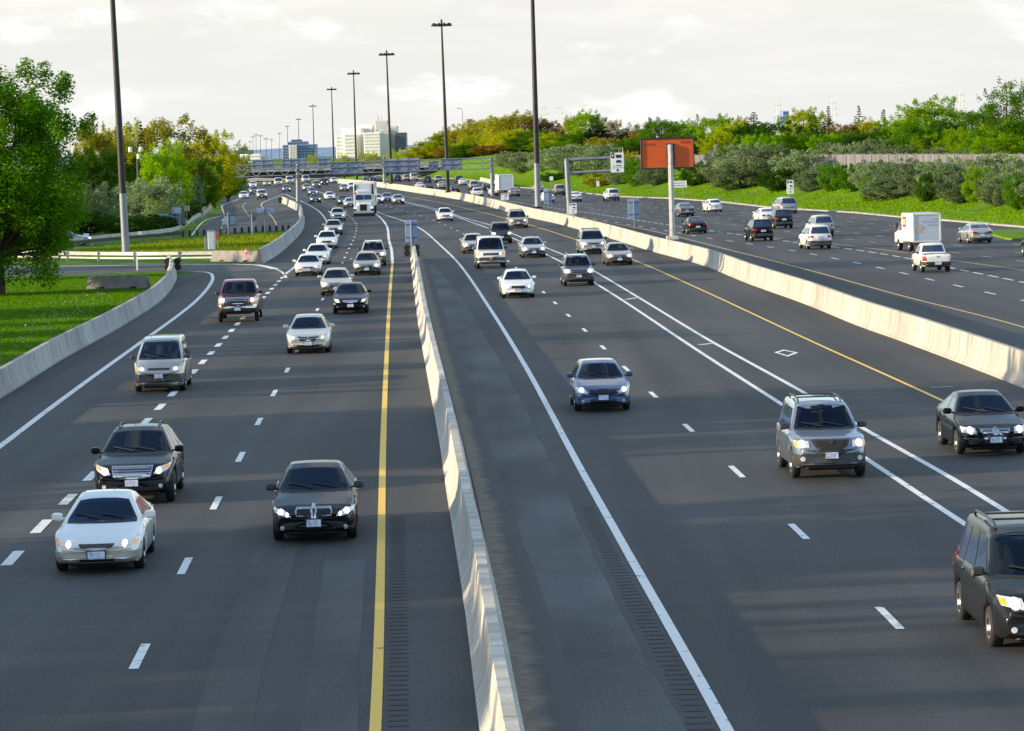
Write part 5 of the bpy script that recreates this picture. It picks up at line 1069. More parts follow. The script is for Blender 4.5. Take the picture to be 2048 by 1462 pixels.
def put(key, px, py, label, col=None, away=False, group=None, cat=None, turn=0.0):
    o, P, used = proto(key); first = not used; PROTOS[key][2] = True
    r = o if first else copy_tree(o)
    p = G(px, py); rz = heading(p, away) + R(turn); ly = (P['fo'] if not away else P['fo']+P['wb']) - P['L']/2
    if py < 366: p.z = 0
    off = Matrix.Rotation(rz, 3, 'Z') @ Vector((0, ly, 0)); r.location = p - off; r.location.z = gz(r.location.y); r.rotation_euler = (0, 0, rz)
    r['label'] = label; r['category'] = cat or {'sedan':'car','hatchback':'car','station_wagon':'car','suv':'suv','crossover':'suv','minivan':'minivan','pickup_truck':'pickup truck','cargo_van':'van'}[r.name.split('.')[0]]
    r['group'] = group or ('vehicles driving away' if away else 'oncoming vehicles')
    if col:
        for ch in r.children:
            if ch.type == 'MESH' and ch.data.materials and ch.data.materials[0].name.startswith('paint '):
                ch.material_slots[0].link = 'OBJECT'; ch.material_slots[0].material = PAINT[col]
    return r, P
def drv(rp, label):
    r, P = rp; M = Matrix.Translation(r.location) @ Matrix.Rotation(r.rotation_euler.z, 4, 'Z'); make_driver(P, M, label)
# --- oncoming, left carriageway
a_ = put('es', 203, 1138, 'white low sedan with beige lower bumper, nearest at lower left')
drv(a_, 'driver of the white low sedan in a blue shirt'); put('fx', 272, 1004, 'black crossover with slatted grille, close behind the white low sedan'); a_ = put('bm', 631, 1077, 'black sedan with two oval grilles beside the yellow line'); drv(a_, 'driver of the black oval-grilled sedan in a blue shirt')
put('pv', 322, 782, 'silver egg shaped minivan with dark bumper beside the lawn barrier'); put('sd', 478, 643, 'dark red pickup truck with chrome bumper by the ramp')
put('ac', 618, 705, 'beige sedan alone in the middle of the left carriageway'); put('al', 702, 626, 'black sedan with wide silver grille by the yellow line')
put('se', 673, 590, 'silver sedan half hidden by the black silver-grilled sedan', 'champagne'); put('es', 617, 551, 'white sedan, frontmost of the three in a row by the ramp')
put('ws', 635, 529, 'white sedan, middle one of the three in a row by the ramp'); put('ws', 654, 497, 'white sedan, rear one of the three in a row by the ramp')
put('se', 667, 470, 'pale two tone sedan behind the row of three white sedans', 'champagne'); put('ws', 676, 441, 'cream sedan left of the white semi truck', 'beige')
put('se', 734, 550, 'bronze sedan with bright headlights before the beige suv', 'gold'); put('es2', 747, 532, 'beige suv behind the bronze sedan at the white line', 'champagne')
# --- oncoming, centre carriageway
t = put('tr', 1655, 953, 'grey blue suv with roof bars straddling the double white line'); drv(t, 'driver in a blue shirt behind the wheel of the grey suv')
a_ = put('su', 1204, 820, 'blue station wagon alone in the middle lane'); drv(a_, 'driver of the blue station wagon in a blue shirt'); put('vw', 1980, 906, 'black sedan with chrome shield grille at the right edge'); put('cv', 2098, 1289, 'dark grey minivan cut off by the right edge')
put('es2', 1157, 571, 'grey brown suv with black bumper on the double line', 'grey'); put('se', 1238, 530, 'tan sedan with dark bumper beside the yellow line', 'gold'); put('cv', 1186, 507, 'silver minivan ahead of the tan sedan by the barrier', 'silver')
put('ws', 1036, 595, 'white sedan with headlights on, nearest in its lane'); put('ev', 982, 536, 'white cargo van with amber lamps'); put('se', 1067, 515, 'silver sedan beside the white cargo van', 'silver')
put('se', 948, 506, 'tan sedan half hidden by the white cargo van', 'champagne'); put('es2', 1003, 487, 'dark suv with bright headlights behind the white cargo van', 'darkgrey'); put('cv', 1036, 456, 'gold minivan with amber lamps by the yellow line', 'gold')
put('ws', 891, 442, 'white sedan on the double line left of the gantry post')
far = [('lse',797,409,'grey sedan, right one of the trio beside the semi truck','silver'),('lse',775,405,'silver sedan, middle one of the trio beside the semi truck','grey'),('lse',755,408,'white sedan just right of the semi truck','white'),
 ('lse',631,406,'dark sedan with lights at the left gantry post','graphite'),('lse',626,391,'dark blue sedan behind the dark sedan at the gantry post','navy'),('lws',660,400,'white low sedan between gantry post and semi truck','white'),('lse',687,410,'black sedan with red rimmed lamps left of the semi truck','graphite'),('lse',701,416,'white sedan half hidden behind the semi truck','white'),
 ('lse',689,383,'gold sedan far off above the semi truck','gold'),('lse',704,379,'white sedan far off above the semi truck trailer','white'),('lse',614,382,'beige sedan far off right of the gantry post','champagne'),('lsu',633,377,'silver suv far off under the overpass column','silver'),('lsu',649,371,'black suv with amber lamps under the overpass column','black'),
 ('lva',612,366.5,'white van far off right of the gantry post','white'),('lse',668,366.5,'white car far off at the start of the barrier','white'),('lse',657,366,'grey car tiny beside the overpass column','grey'),
 ('lws',488,398,'white sedan, leftmost on the collector road','white'),('lsu',508,390,'beige suv, second from left on the collector road','champagne'),('lsu',524,399,'cream suv, nearest on the collector road','beige'),('lse',506,375.5,'white car far up the collector road','white'),('lse',534,372.5,'yellow taxi far up the collector road','yellow'),
 ('lva',557,373,'white van far off over the crash cushion','white'),('lva',580,369,'white bus like van with dark windscreen far off','white'),('lse',573,384,'dark car with one glaring lamp beside the crash cushion','navy')]
for k, x, y, lab, c in far: put(k, x, y, lab, c)
# --- departing, far carriageway
put('ra', 1870, 544, 'white pickup truck driving behind the box truck', away=True); put('x5', 1637, 498, 'white suv with dark bumper, nearer of the overlapping pair', away=True); put('x5', 1645, 473, 'silver suv hidden behind the white suv', 'silver', True)
put('x5', 1523, 482, 'black suv left of the white suv pair', 'black', True); put('ws', 1535, 446, 'white sedan behind the black suv', 'white', True); put('x5', 1565, 457, 'dark suv with gold lower body right of the black suv', 'graphite', True); put('mv', 1575, 427, 'silver minivan below the carpool sign', 'silver', True)
put('se', 1958, 486, 'silver grey sedan right of the box truck', 'silver', True); put('es2', 2092, 513, 'dark suv barely entering at the right edge', 'graphite', True); put('se', 1393, 467, 'black sedan right of the orange sign pole', 'graphite', True); put('se', 1371, 433, 'silver sedan just right of the orange sign pole', 'grey', True)
put('hb', 1429, 424, 'white hatchback at the far kerb', 'white', True); put('lsu', 1226, 402, 'white suv between cantilever sign and orange sign', 'white', True); put('lsu', 1120, 391, 'gold suv left of the cantilever post', 'gold', True); put('lse', 1151, 404, 'white car behind the cantilever post', 'white', True); put('lse', 1096, 405, 'white sedan behind the narrow blue backed sign', 'white', True); put('lse', 1078, 385, 'pale sedan hidden by the barrier lamp mast', 'silver', True)
far = [('lse',1029,393,'grey sedan just right of the small carpool sign','gold'),('lpk',956,396.5,'white pickup truck left of the right gantry post','white'),('lse',990,391.5,'white sedan behind the right gantry post','white'),('lse',974,383,'dark sedan between pickup and box truck','graphite'),('lsu',948,380,'silver suv with red lamps above the white pickup','silver'),
 ('lse',910,389,'dark sedan right of the ringed lamp mast','graphite'),('lse',884,378,'silver sedan left of the ringed lamp mast','silver'),('lse',859,384,'dark grey sedan left of the ringed mast near the barrier','graphite'),('lws',840,379,'white sedan near the far barrier','white'),('lsu',855,367,'dark van far off under the small gantry panel','graphite'),('lsu',877,366,'silver suv far off right of the dark van','silver'),
 ('lsu',918,367,'dark suv far off above the white pickup','darkgrey'),('lse',926,371,'white sedan beside the far dark suv','white'),('lsu',795,364,'black suv far off right of the tower mast','black'),('lsu',813,363,'pale suv far off between black suv and dark van','champagne'),('lva',828,362,'beige van far off by the slope','beige'),('lse',733,364,'navy car farthest right of the far barrier end','navy'),('lse',746,365,'black car tiny beside the second gantry post','black'),('lse',757,363,'grey car tiny behind the second gantry post','grey')]
for k, x, y, lab, c in far: put(k, x, y, lab, c, True)
# the blue car behind the tree
put('se', 160, 492, 'blue car parked behind the dark guardrail by the left tree', 'steelblue', False, group='parked', turn=0); q = [o for o in bpy.data.objects if o.get('group') == 'parked'][0]; q.rotation_euler.z = R(90); q.location = G(134, 491); del q['group']
# --- trucks
M_box = mat('box van white', (.70,.71,.72), rough=.4, coat=.3, var=.06, scale=2); M_boxr = mat('roller door', (.52,.56,.64), rough=.45, var=.05, scale=2)
def twheels(r, W_, ys, rad=.48, dual=True):
    for y in ys:
        for sx in (-1, 1): w = wheel(r, sx*(W_-.17), y, rad, sx, M_silver, .3)
def semi(px, py):
    r = empty('semi_truck'); tag(r, 'white semi truck with tall trailer heading toward the viewer', 'truck', 'oncoming vehicles'); wm = PAINT['white']
    # nose -Y, front axle at 0
    k = MB(); V = []; sec = [(-1.15,.72,.62,1.35),(-1.05,.86,.60,1.55),(-.4,.92,.62,1.72),(.9,.98,.62,1.95)]
    for (y, w, z0, z1) in sec: V += [(-w,y,z0),(-w,y,z1-.25),(-w*.72,y,z1),(w*.72,y,z1),(w,y,z1-.25),(w,y,z0)]
    Fs = [(0,1,2,3,4,5)] + [(i*6+j, (i+1)*6+j, (i+1)*6+(j+1)%6, i*6+(j+1)%6) for i in range(3) for j in range(6)]
    k.add(V, Fs); k.build('hood', wm, r, 30)
    k = MB(); k.add([(-1.15,.9,.7),(1.15,.9,.7),(1.15,.9,1.92),(-1.15,.9,1.92),(-1.08,1.35,2.72),(1.08,1.35,2.72),(-1.15,2.6,.7),(1.15,2.6,.7),(1.08,2.6,2.72),(-1.08,2.6,2.72)], [(0,1,2,3),(3,2,5,4),(4,5,8,9),(1,7,8,5,2),(6,0,3,4,9),(7,6,9,8)]); k.build('cab', wm, r)
    for sx in (-1, 1):
        k = MB(); k.add([(sx*.03,.93,1.98),(sx*1.0,.93,1.98),(sx*.95,1.27,2.6),(sx*.03,1.27,2.6)], [(0,1,2,3)]); o = k.build('windscreen', M_glass, r); o.location = (0,-.03,.01)
        k = MB(); k.add([(sx*1.16,1.35,1.7),(sx*1.16,2.2,1.7),(sx*1.10,2.2,2.55),(sx*1.11,1.5,2.55)], [(0,1,2,3)]); k.build('side_window', M_glass, r)
        k = MB(); k.cbox(sx*1.42-.1, sx*1.42+.1, .75,.85,1.75,2.5,.03); k.tube([(sx*1.1,.95,2.4),(sx*1.42,.8,2.4)], .025, n=6); k.build('mirror', M_chrome, r)
        k = MB(); k.lathe([(0,-.16),(.16,-.14),(.2,.3),(.2,.5)], c=(sx*1.0,-.9,1.02), axis='Y', n=14); k.build('headlight', M_lens, r, 40); k = MB(); k.lathe([(0,-.175),(.1,-.17),(.12,-.155)], c=(sx*1.0,-.9,1.02), axis='Y', n=12); k.build('headlight_bulb', M_lit2, r, 40)
        k = MB(); k.cbox(sx*1.02-.24, sx*1.02+.24, -.62,.62,.85,1.18,.1); k.build('fender', wm, r); k = MB(); k.cbox(sx*1.08-.1,sx*1.08+.1,2.1,2.25,.9,3.7,.05); k.build('exhaust_stack', M_dsteel, r)
    k = MB(); k.cbox(-.42,.42,-1.2,-1.1,.72,1.42,.03); g = k.build('grille', M_black, r); k = MB(); k.cbox(-.48,.48,-1.185,-1.12,.66,1.5,.02); k.build('grille_surround', M_chrome, r)
    k = MB(); k.cbox(-1.22,1.22,-1.38,-1.15,.32,.66,.06); k.build('bumper', mat('polished bumper', (.62,.62,.63), rough=.25, metal=.7), r); k = MB(); k.cbox(-1.0,1.0,1.4,2.65,2.72,3.3,.2); k.build('wind_deflector', wm, r)
    k = MB(); k.cbox(-1.25,1.25,-1.22,-1.1,.1,.31,.02); k.build('air_dam', M_under, r)
    k = MB(); k.cbox(-1.3,1.3,3.3,16.5,1.15,4.1,.04); k.build('trailer', M_box, r)
    k = MB(); k.cbox(-.85,.85,3.27,3.29,1.9,3.95,.004); k.build('trailer_panel', M_boxr, r)
    for sx in (-1, 1): k = MB(); k.cbox(sx*1.06-.11, sx*1.06+.11, 3.2,3.29,2.6,3.9,.03); k.build('corner_panel', M_trim, r)
    k = MB(); k.cbox(-.45,.45,-.9,16,.6,1.1,.05); k.build('chassis', M_under, r); twheels(r, 1.25, (0, 3.6, 4.9, 14.2, 15.5), .51)
    p = G(px, py); r.location = p; r.rotation_euler = (0, 0, heading(p, False)+R(-3)); return r
semi(728, 432)
def boxtruck(px, py, label, w, hbox, lbox, cabw, logo=False, z0=.75):
    r = empty('box_truck'); tag(r, label, 'truck', 'vehicles driving away'); W_ = w/2; wm = PAINT['white']       # nose -Y, rear axle at 0
    k = MB(); k.cbox(-W_,W_,-lbox+1.5,1.5,z0,z0+hbox,.05); k.build('box', M_box, r)
    k = MB(); k.cbox(-W_+.14,W_-.14,1.5,1.53,z0+.12,z0+hbox-.14,.01); k.build('rear_door', M_boxr, r)
    for a, b, c, d in ((-W_,W_,z0-.02,z0+.1),(-W_,W_,z0+hbox-.12,z0+hbox),(-W_,-W_+.12,z0,z0+hbox),(W_-.12,W_,z0,z0+hbox)): k = MB(); k.cbox(a,b,1.5,1.56,c,d,.01); k.build('door_frame', wm, r)
    k = MB(); k.cbox(-W_,W_,1.45,1.75,.5,.62,.02); k.build('bumper', M_under, r); k = MB(); k.cbox(-.42,.42,-lbox-1.2,1.5,.45,z0-.02,.03); k.build('chassis', M_under, r)
    for sx in (-1, 1):
        k = MB(); k.cbox(sx*(W_-.25)-.1, sx*(W_-.25)+.1, 1.76,1.79,.52,.61,.01); k.build('tail_light', M_red, r)
        k = MB(); k.cbox(sx*(cabw/2+.28)-.1, sx*(cabw/2+.28)+.1, -lbox+.55,-lbox+.65,1.55,2.0,.03); k.tube([(sx*(cabw/2-.05),-lbox+.7,1.8),(sx*(cabw/2+.28),-lbox+.6,1.8)], .02, n=6); k.build('mirror', M_trim, r)
    c = cabw/2; y1 = -lbox+1.45; k = MB(); k.add([(-c,y1-2.6,.55),(c,y1-2.6,.55),(c,y1-2.6,1.2),(-c,y1-2.6,1.2),(-c,y1-1.5,1.4),(c,y1-1.5,1.4),(-c*.88,y1-.75,2.15),(c*.88,y1-.75,2.15),(-c*.88,y1,2.2),(c*.88,y1,2.2),(-c,y1,.55),(c,y1,.55)], [(0,1,2,3),(3,2,5,4),(4,5,7,6),(6,7,9,8),(1,11,9,7,5,2),(10,0,3,4,6,8),(11,10,8,9)]); k.build('cab', wm, r)
    for sx in (-1, 1): k = MB(); k.add([(sx*(c+.005),y1-1.35,1.42),(sx*(c+.005),y1-.3,1.42),(sx*(c*.89+.012),y1-.3,2.08),(sx*(c*.89+.012),y1-.72,2.08)], [(0,1,2,3)]); k.build('side_window', M_glass, r)
    k = MB(); k.add([(-c*.93,y1-1.46,1.46),(c*.93,y1-1.46,1.46),(c*.83,y1-.80,2.12),(-c*.83,y1-.80,2.12)], [(0,1,2,3)]); o = k.build('windscreen', M_glass, r); o.location = (0,-.03,.01)
    twheels(r, min(W_, c+.1), (0, -lbox+.1), .40)
    if logo:
        M1 = mat('faded orange print', (.62,.42,.30)); M2 = mat('faded blue print', (.36,.44,.56)); M3 = mat('red emblem', (.50,.06,.05)); M4 = mat('yellow emblem', (.75,.55,.08)); yb = 1.534
        k = MB(); k.add([(.85,yb+.006,z0+.75),(.55,yb+.006,z0+.60),(.15,yb+.006,z0+1.05),(.5,yb+.006,z0+1.2)], [(0,1,2,3)]); k.build('print', M1, r)
        k = MB(); k.cbox(-.75,.35,yb-.002,yb+.006,z0+1.35,z0+1.48,.002); k.cbox(-.72,.0,yb-.002,yb+.006,z0+1.12,z0+1.24,.002); k.cbox(-.78,-.35,yb-.002,yb+.006,z0+1.55,z0+1.65,.002); k.build('print', M2, r)
        for sx in (-1, 1):
            k = MB(); k.cbox(sx*W_-.012, sx*W_+.012, -lbox+1.9,-lbox+3.0,z0+1.0,z0+1.75,.004); k.build('emblem', M3, r); k = MB(); k.cbox(sx*W_-.02, sx*W_+.02, -lbox+2.1,-lbox+2.8,z0+1.2,z0+1.55,.004); k.build('emblem_mark', M4, r)
            k = MB(); k.cbox(sx*W_-.012, sx*W_+.012, -.1,.3,z0+1.2,z0+1.75,.004); k.build('print', M2, r)
    p = G(px, py); r.location = p; r.rotation_euler = (0, 0, heading(p, True)); return r
boxtruck(1845, 502, 'white box truck with red emblem before the green slope', 2.0, 2.0, 3.6, 1.85, True, .68); boxtruck(1011, 392, 'plain pale box truck by the right gantry post', 2.45, 2.5, 6.0, 2.0, z0=1.0)
# ------------------------------------------------------------------ trees
LEAF = {}
for nm, c, tr in (('dark', (.030,.078,.007), .35), ('green', (.070,.165,.007), .45), ('bright', (.170,.290,.006), .5), ('yellow', (.32,.33,.012), .5), ('olive', (.24,.235,.016), .45), ('rust', (.19,.115,.022), .4), ('silver', (.165,.225,.105), .35), ('silver2', (.120,.165,.075), .3),
                  ('spruce', (.012,.026,.012), .1), ('brown', (.070,.042,.020), .25), ('pale', (.36,.32,.18), .35), ('bush', (.036,.085,.008), .35), ('lime', (.26,.32,.008), .5), ('tallgreen', (.075,.180,.006), .5)):
    LEAF[nm] = leaf('leaves ' + nm, c, trans=tr)
M_bark = mat('bark', (.055,.042,.032), rough=.9, var=.4, scale=4, bump=.4)
def leaves_from(cents, rads, n, size, seed, droop=0.0, up=(0,0,1), flat=1.0):
    r = np.random.default_rng(seed); m = len(cents); w = rads**2; idx = r.choice(m, n, p=w/w.sum())
    d = r.normal(size=(n,3)); d /= np.linalg.norm(d, axis=1)[:,None]; rr = rads[idx]*(r.random(n)**.45)
    p = cents[idx] + d*rr[:,None]*np.array([1,1,flat]); nrm = d*.6 + r.normal(size=(n,3))*.6 + np.array([0,0,.5]); nrm /= np.linalg.norm(nrm, axis=1)[:,None]
    a = np.cross(nrm, r.normal(size=(n,3))); a /= np.linalg.norm(a, axis=1)[:,None]+1e-9; b = np.cross(nrm, a)
    s = size*(.6+.8*r.random(n))[:,None]; q = .62
    V = np.stack([p-a*s*.5, p-b*s*q*.5+a*s*.05, p+a*s*.5, p+b*s*q*.5+a*s*.05], 1).reshape(-1,3); Fq = np.arange(n*4).reshape(n,4)
    return V, Fq
def blob_tree(kind, seed, h, rad, n, leafsize):
    """unit builders: returns crown (V,F) and trunk MB for a tree of height h and crown radius rad"""
    r = random.Random(seed); C_ = []; Rd = []; t = MB()
    if kind == 'spruce':
        lv = 30
        for i in range(lv):
            u = i/(lv-1); z = h*(.08+.9*u); rr = rad*(1-u)**.85*(.85+.3*r.random())+.05
            k = max(3, int(9*(1-u))+1)
            for j in range(k): a = 6.28*j/k + r.random()*1.2; q = rr*(.35+.6*r.random()); C_.append((q*math.cos(a), q*math.sin(a), z-q*.22)); Rd.append(max(.14*h/8, rr*.36))
        t.tube([(0,0,-.3),(0,0,h*.95)], [h*.02,.02], n=6)
        V, Fq = leaves_from(np.array(C_), np.array(Rd), n, leafsize, seed, flat=.5); return V, Fq, t
    base = {'round': .04, 'shrub': -.02, 'tall': -.02, 'airy': .2}[kind]; nb = {'round': 150, 'shrub': 110, 'tall': 230, 'airy': 60}[kind]
    zc = h*(base+1)/2; hz = h*(1-base)/2
    for i in range(nb):
        while True:
            x, y, z = r.uniform(-1,1), r.uniform(-1,1), r.uniform(-1,1); q = math.sqrt(x*x+y*y+z*z)
            if .25 < q < 1: break
        s = (.72+.28*q)/q*.86 if r.random() < .75 else 1
        x *= s; y *= s; z *= s; wz = 1 - .25*max(0, z) if kind != 'tall' else 1-.35*max(0, z)
        k = 1+r.uniform(-.12,.14); br = rad*(r.uniform(.11,.25) if kind != 'airy' else r.uniform(.18,.31))*(1.5 if kind == 'tall' else 1)*(.95 if kind == 'airy' else 1)*(.62 if kind == 'tall' else 1)
        C_.append((x*rad*wz*k*.86, y*rad*wz*k*.86, zc+z*hz*k*.9)); Rd.append(br)
        if i % (4 if kind != 'shrub' else 6) == 0: b0 = max(h*base*.9+.1, h*(.16 if kind == 'tall' else 0)); zz = max(zc+z*hz, b0+.2); t.tube([(0,0,b0), Vector((x*rad*.35, y*rad*.35, b0+(zz-b0)*.6)), Vector((x*rad*.8, y*rad*.8, zz))], [h*(.007 if kind == 'tall' else .012), h*.006, h*.002], n=5)
    if True:
        for i in range({'tall':22,'airy':10,'round':26,'shrub':30}[kind]):    # upright tufts breaking the outline
            a = r.random()*6.28; u = r.uniform(.2,.95); b = math.sqrt(max(0, 1-u*u))*rad*.95; z = zc+u*hz
            for j in range(3): C_.append((b*math.cos(a)*(1+.04*j), b*math.sin(a)*(1+.04*j), z+j*h*.03)); Rd.append(rad*(.13-.03*j)*(.8 if kind != 'tall' else 1))
    t.tube([(0,0,-.4),(r.uniform(-.1,.1),0,h*.3),(r.uniform(-.2,.2),0,h*.75)], [h*.022, h*.016, h*.006], n=8)
    V, Fq = leaves_from(np.array(C_), np.array(Rd), n, leafsize, seed, flat=.85 if kind != 'tall' else 1.15); return V, Fq, t
PROT = {}
def tree_proto(kind, var):
    key = (kind, var)
    if key not in PROT:
        h, rad, n, ls = {'round': (10, 4.4, 26000, .20), 'shrub': (4, 2.4, 16000, .13), 'tall': (14, 4.6, 110000, .15), 'spruce': (10, 2.3, 14000, .22), 'airy': (12, 4.0, 7000, .22)}[kind]
        V, Fq, t = blob_tree(kind, 100+var*7+len(kind), h, rad, n, ls)
        # keep the true extents so that every copy can be scaled to its own height and spread
        zmax = float(np.percentile(V[:,2], 99.7)); rx = float(np.percentile(np.abs(V[:,0]), 98.5))
        PROT[key] = (arr_mesh('crown', V, Fq, [LEAF['green']]), t, zmax, rx, [])
    return PROT[key]
NT = [0]
def tree(kind, lf, loc, h, rad, label, name=None, cat=None, group=None):
    NT[0] += 1; v = NT[0] % (4 if kind in ('round','shrub') else 2); me, t, zm, rx, tm = tree_proto(kind, v)
    nm = name or {'round':'deciduous_tree','shrub':'shrub','tall':'deciduous_tree','spruce':'spruce_tree','airy':'deciduous_tree'}[kind]
    r = empty(nm, loc, random.uniform(-3,3)); tag(r, label, cat or ('shrub' if kind == 'shrub' else 'tree'), group); r.scale = (rad/rx, rad/rx, h/zm)
    c = bpy.data.objects.new('crown', me); COL.objects.link(c); c.parent = r; c.material_slots[0].link = 'OBJECT'; c.material_slots[0].material = LEAF[lf]
    if not tm: tm.append(t.build('trunk_tmp', M_bark, None, 50)); k = tm[0].data; bpy.data.objects.remove(tm[0]); tm[0] = k
    q = bpy.data.objects.new('trunk' if kind != 'shrub' else 'stems', tm[0]); COL.objects.link(q); q.parent = r
    return r
def on_bank(px, o):                              # ground point on the bank seen in photo column px, o metres beyond the kerb
    lo, hi = 100.0, 1400.0
    f = lambda Y: (px-CX)/F*Y*1.0 - xr(Y) - o
    for _ in range(50):
        m = (lo+hi)/2
        if f(m) > 0: hi = m
        else: lo = m
    Y = (lo+hi)/2; return Vector(((px-CX)/F*Y, Y, gz(Y)+bank_z(o)*bank_top(Y)))
def bank_tree(kind, lf, px, ytop, hw, o, label, **k):
    p = on_bank(px, o); zt = at(px, ytop, p.y).z; p.x = at(px, ytop+30, p.y).x; h = max(zt - p.z, 1.0); tree(kind, lf, p - Vector((0,0,.15)), h+.15, hw*p.y/F, label, **k)
def flat_tree(kind, lf, px, ytop, hw, Y, label, zb=0.0, **k):
    p = at(px, ytop+60, Y); p.z = zb; h = at(px, ytop, Y).z - zb; tree(kind, lf, p, h, hw*Y/F, label, **k)
gl = 'trees left of the motorway'; gr = 'trees beyond the noise wall'; gs = 'shrubs on the grass bank'
# left side
b = G(15, 588); tree('tall', 'tallgreen', b + Vector((-.5,0,0)), at(5, 116, b.y).z, 5.2, 'tall dense green tree at the left edge of the lawn', group=gl)
for a in (('round','olive',200,246,34,430,'small olive tree left of the pale based lamp mast'),('round','yellow',240,252,45,440,'yellow olive tree right behind the lamp mast'),('round','olive',325,236,66,450,'broad olive tree with the highest dome on the left'),('round','yellow',425,264,54,500,'yellow olive tree nearest the overpass on the left'),
          ('spruce','spruce',283,256,20,405,'dark spruce beside the pale based lamp mast'),('round','bright',330,284,46,380,'bright green tree before the broad olive dome'),('round','dark',212,300,52,400,'dark tree under the small olive tree'),('round','green',455,302,34,560,'green tree at the left end of the overpass'),
          ('round','dark',262,315,45,415,'dark tree behind the utility pole'),('round','dark',175,300,40,390,'dark tree behind the tall lawn tree'),('airy','olive',172,238,22,460,'thin olive tree top beside the tall lawn tree'),('round','green',395,318,40,450,'green tree between bright green and yellow olive trees')):
    flat_tree(*a[:4], a[4]*1.25, *a[5:], group=gl)
for a in (('shrub','silver',300,356,66,372,'large silvery shrub right of the pale based lamp mast'),('shrub','silver',190,366,50,360,'silvery shrub left of the pale based lamp mast'),('shrub','silver2',385,350,26,440,'grey shrub behind the pale concrete pier'),('shrub','bush',175,425,60,350,'dark bush behind the parked blue car'),('shrub','bush',250,432,56,345,'dark bush behind the foot of the lamp mast'),('shrub','bush',325,428,46,352,'dark bush under the large silvery shrub'),('shrub','bush',378,400,30,420,'dark bush left of the concrete pier'),('shrub','bush',120,420,50,345,'dark bush behind the tall lawn tree'),
          ('shrub','green',440,352,36,600,'green bush above the grass slope near the overpass'),('shrub','silver2',415,345,28,560,'greyish bush left of the green slope bush')):
    flat_tree(*a, group='shrubs on the left')
# beyond the noise wall
R_ = [('round','yellow',851,282,22,30,'small golden tree at the left end of the right hand woods'),('round','lime',880,266,26,32,'lime tree right of the golden one behind the gantry'),('round','yellow',905,255,26,36,'yellow tree under the white building'),('round','olive',933,248,34,40,'olive tree right under the white building'),('round','olive',966,238,36,42,'large olive tree between white building and gantry post'),('round','yellow',1000,232,34,44,'yellow tree above the right gantry post'),('round','olive',1034,224,40,40,'tallest olive tree left of the barrier mast'),('round','rust',905,290,30,20,'rusty red tree low behind the gantry panels'),('round','rust',985,290,34,24,'reddish brown tree above the right gantry post top'),
 ('round','green',930,288,30,18,'green tree low between two rusty trees'),('round','brown',1088,238,28,44,'brown tree right of the barrier mast'),('round','bright',1108,284,44,24,'round green tree right of the barrier mast'),('spruce','brown',1118,250,22,40,'dark red conifer behind the round green tree'),('round','olive',1140,236,18,46,'narrow olive tree left of the bright green top'),('round','bright',1170,221,30,46,'bright green tree with the top under a pylon'),('spruce','spruce',1195,232,20,34,'dark spruce right of the bright green top'),('round','pale',1218,240,28,60,'pale bare crowned tree behind two dark spruces'),('spruce','spruce',1226,252,18,30,'dark spruce in front of the pale crown'),('round','green',1150,265,34,34,'green tree under the bright green top'),('round','olive',1205,275,30,26,'olive tree below the two dark spruces'),
 ('spruce','spruce',1259,248,14,44,'small dark spruce left of the orange sign'),('round','rust',1285,255,26,40,'rusty tree just left of the orange sign top'),('round','green',1320,236,34,40,'green tree above the left half of the orange sign'),('round','bright',1362,242,30,50,'light green tree above the right half of the orange sign'),('spruce','spruce',1379,240,12,60,'tiny spruce top above the orange sign edge'),('spruce','spruce',1395,231,13,60,'pointed spruce right of the orange sign'),('round','bright',1430,230,34,50,'bright green dome right of the orange sign'),('round','lime',1462,244,32,46,'yellow green tree above the house roof'),('round','rust',1440,275,34,34,'rusty tree directly over the house roof'),('round','dark',1490,250,36,40,'dark tree right of the rusty tree'),('spruce','spruce',1508,230,30,50,'broad blackish conifer left of the blue tower'),('round','olive',1484,234,22,60,'olive tree left of the blackish conifer'),
 ('round','dark',1545,244,44,40,'dark green tree mass below the blue tower'),('round','lime',1606,217,40,55,'bright yellow tree right of the blue tower'),('spruce','dark',1628,230,16,46,'dark conifer before the bright yellow tree'),('spruce','spruce',1657,217,14,60,'slender spruce left of the pylon'),('round','rust',1690,248,36,55,'orange brown tree between two spruces'),('spruce','spruce',1718,216,15,60,'tallest slender spruce right of the pylon'),('round','yellow',1745,236,30,60,'yellow tree between two dark conifers'),('spruce','spruce',1768,224,18,50,'dark conifer left of the big green dome'),('round','dark',1665,262,36,40,'dark tree under the slender spruce'),('round','green',1725,262,40,40,'green tree under the tallest spruce'),
 ('round','bright',1812,230,44,50,'light green shoulder left of the big green dome'),('round','bright',1862,196,62,46,'biggest bright green domed tree on the right'),('round','green',1835,245,50,34,'green tree in front of the big dome'),('round','dark',1905,245,52,32,'dark brownish tree right of the big dome'),('round','green',1955,214,40,44,'green tree left of the airy tree'),('airy','green',2012,160,44,40,'airy leafy tree reaching highest at the right edge'),('airy','green',2052,165,40,46,'airy tree cut by the right edge'),('round','green',2030,235,52,34,'green tree below the airy tree'),('round','bright',1990,268,48,28,'light green tree low near the right edge'),('round','dark',1960,262,40,36,'dark tree behind the light green low tree'),('round','green',1590,268,44,36,'green tree under the bright yellow tree'),('round','green',1390,268,36,36,'green tree right behind the orange sign'),('round','green',1265,280,34,30,'green tree left of the orange sign edge'),('round','dark',1780,262,44,36,'dark tree left below the big green dome'),('round','green',1060,262,36,34,'green tree behind the barrier mast'),('round','dark',2085,240,40,36,'dark tree beyond the right edge')]
for kd, lf, px, yt, hw, o, lab in R_: bank_tree(kd, lf, px, yt, hw*(1.25 if kd == 'round' else 1.9 if kd == 'spruce' else 1.1), o, lab, group=gr)
fr = random.Random(5)
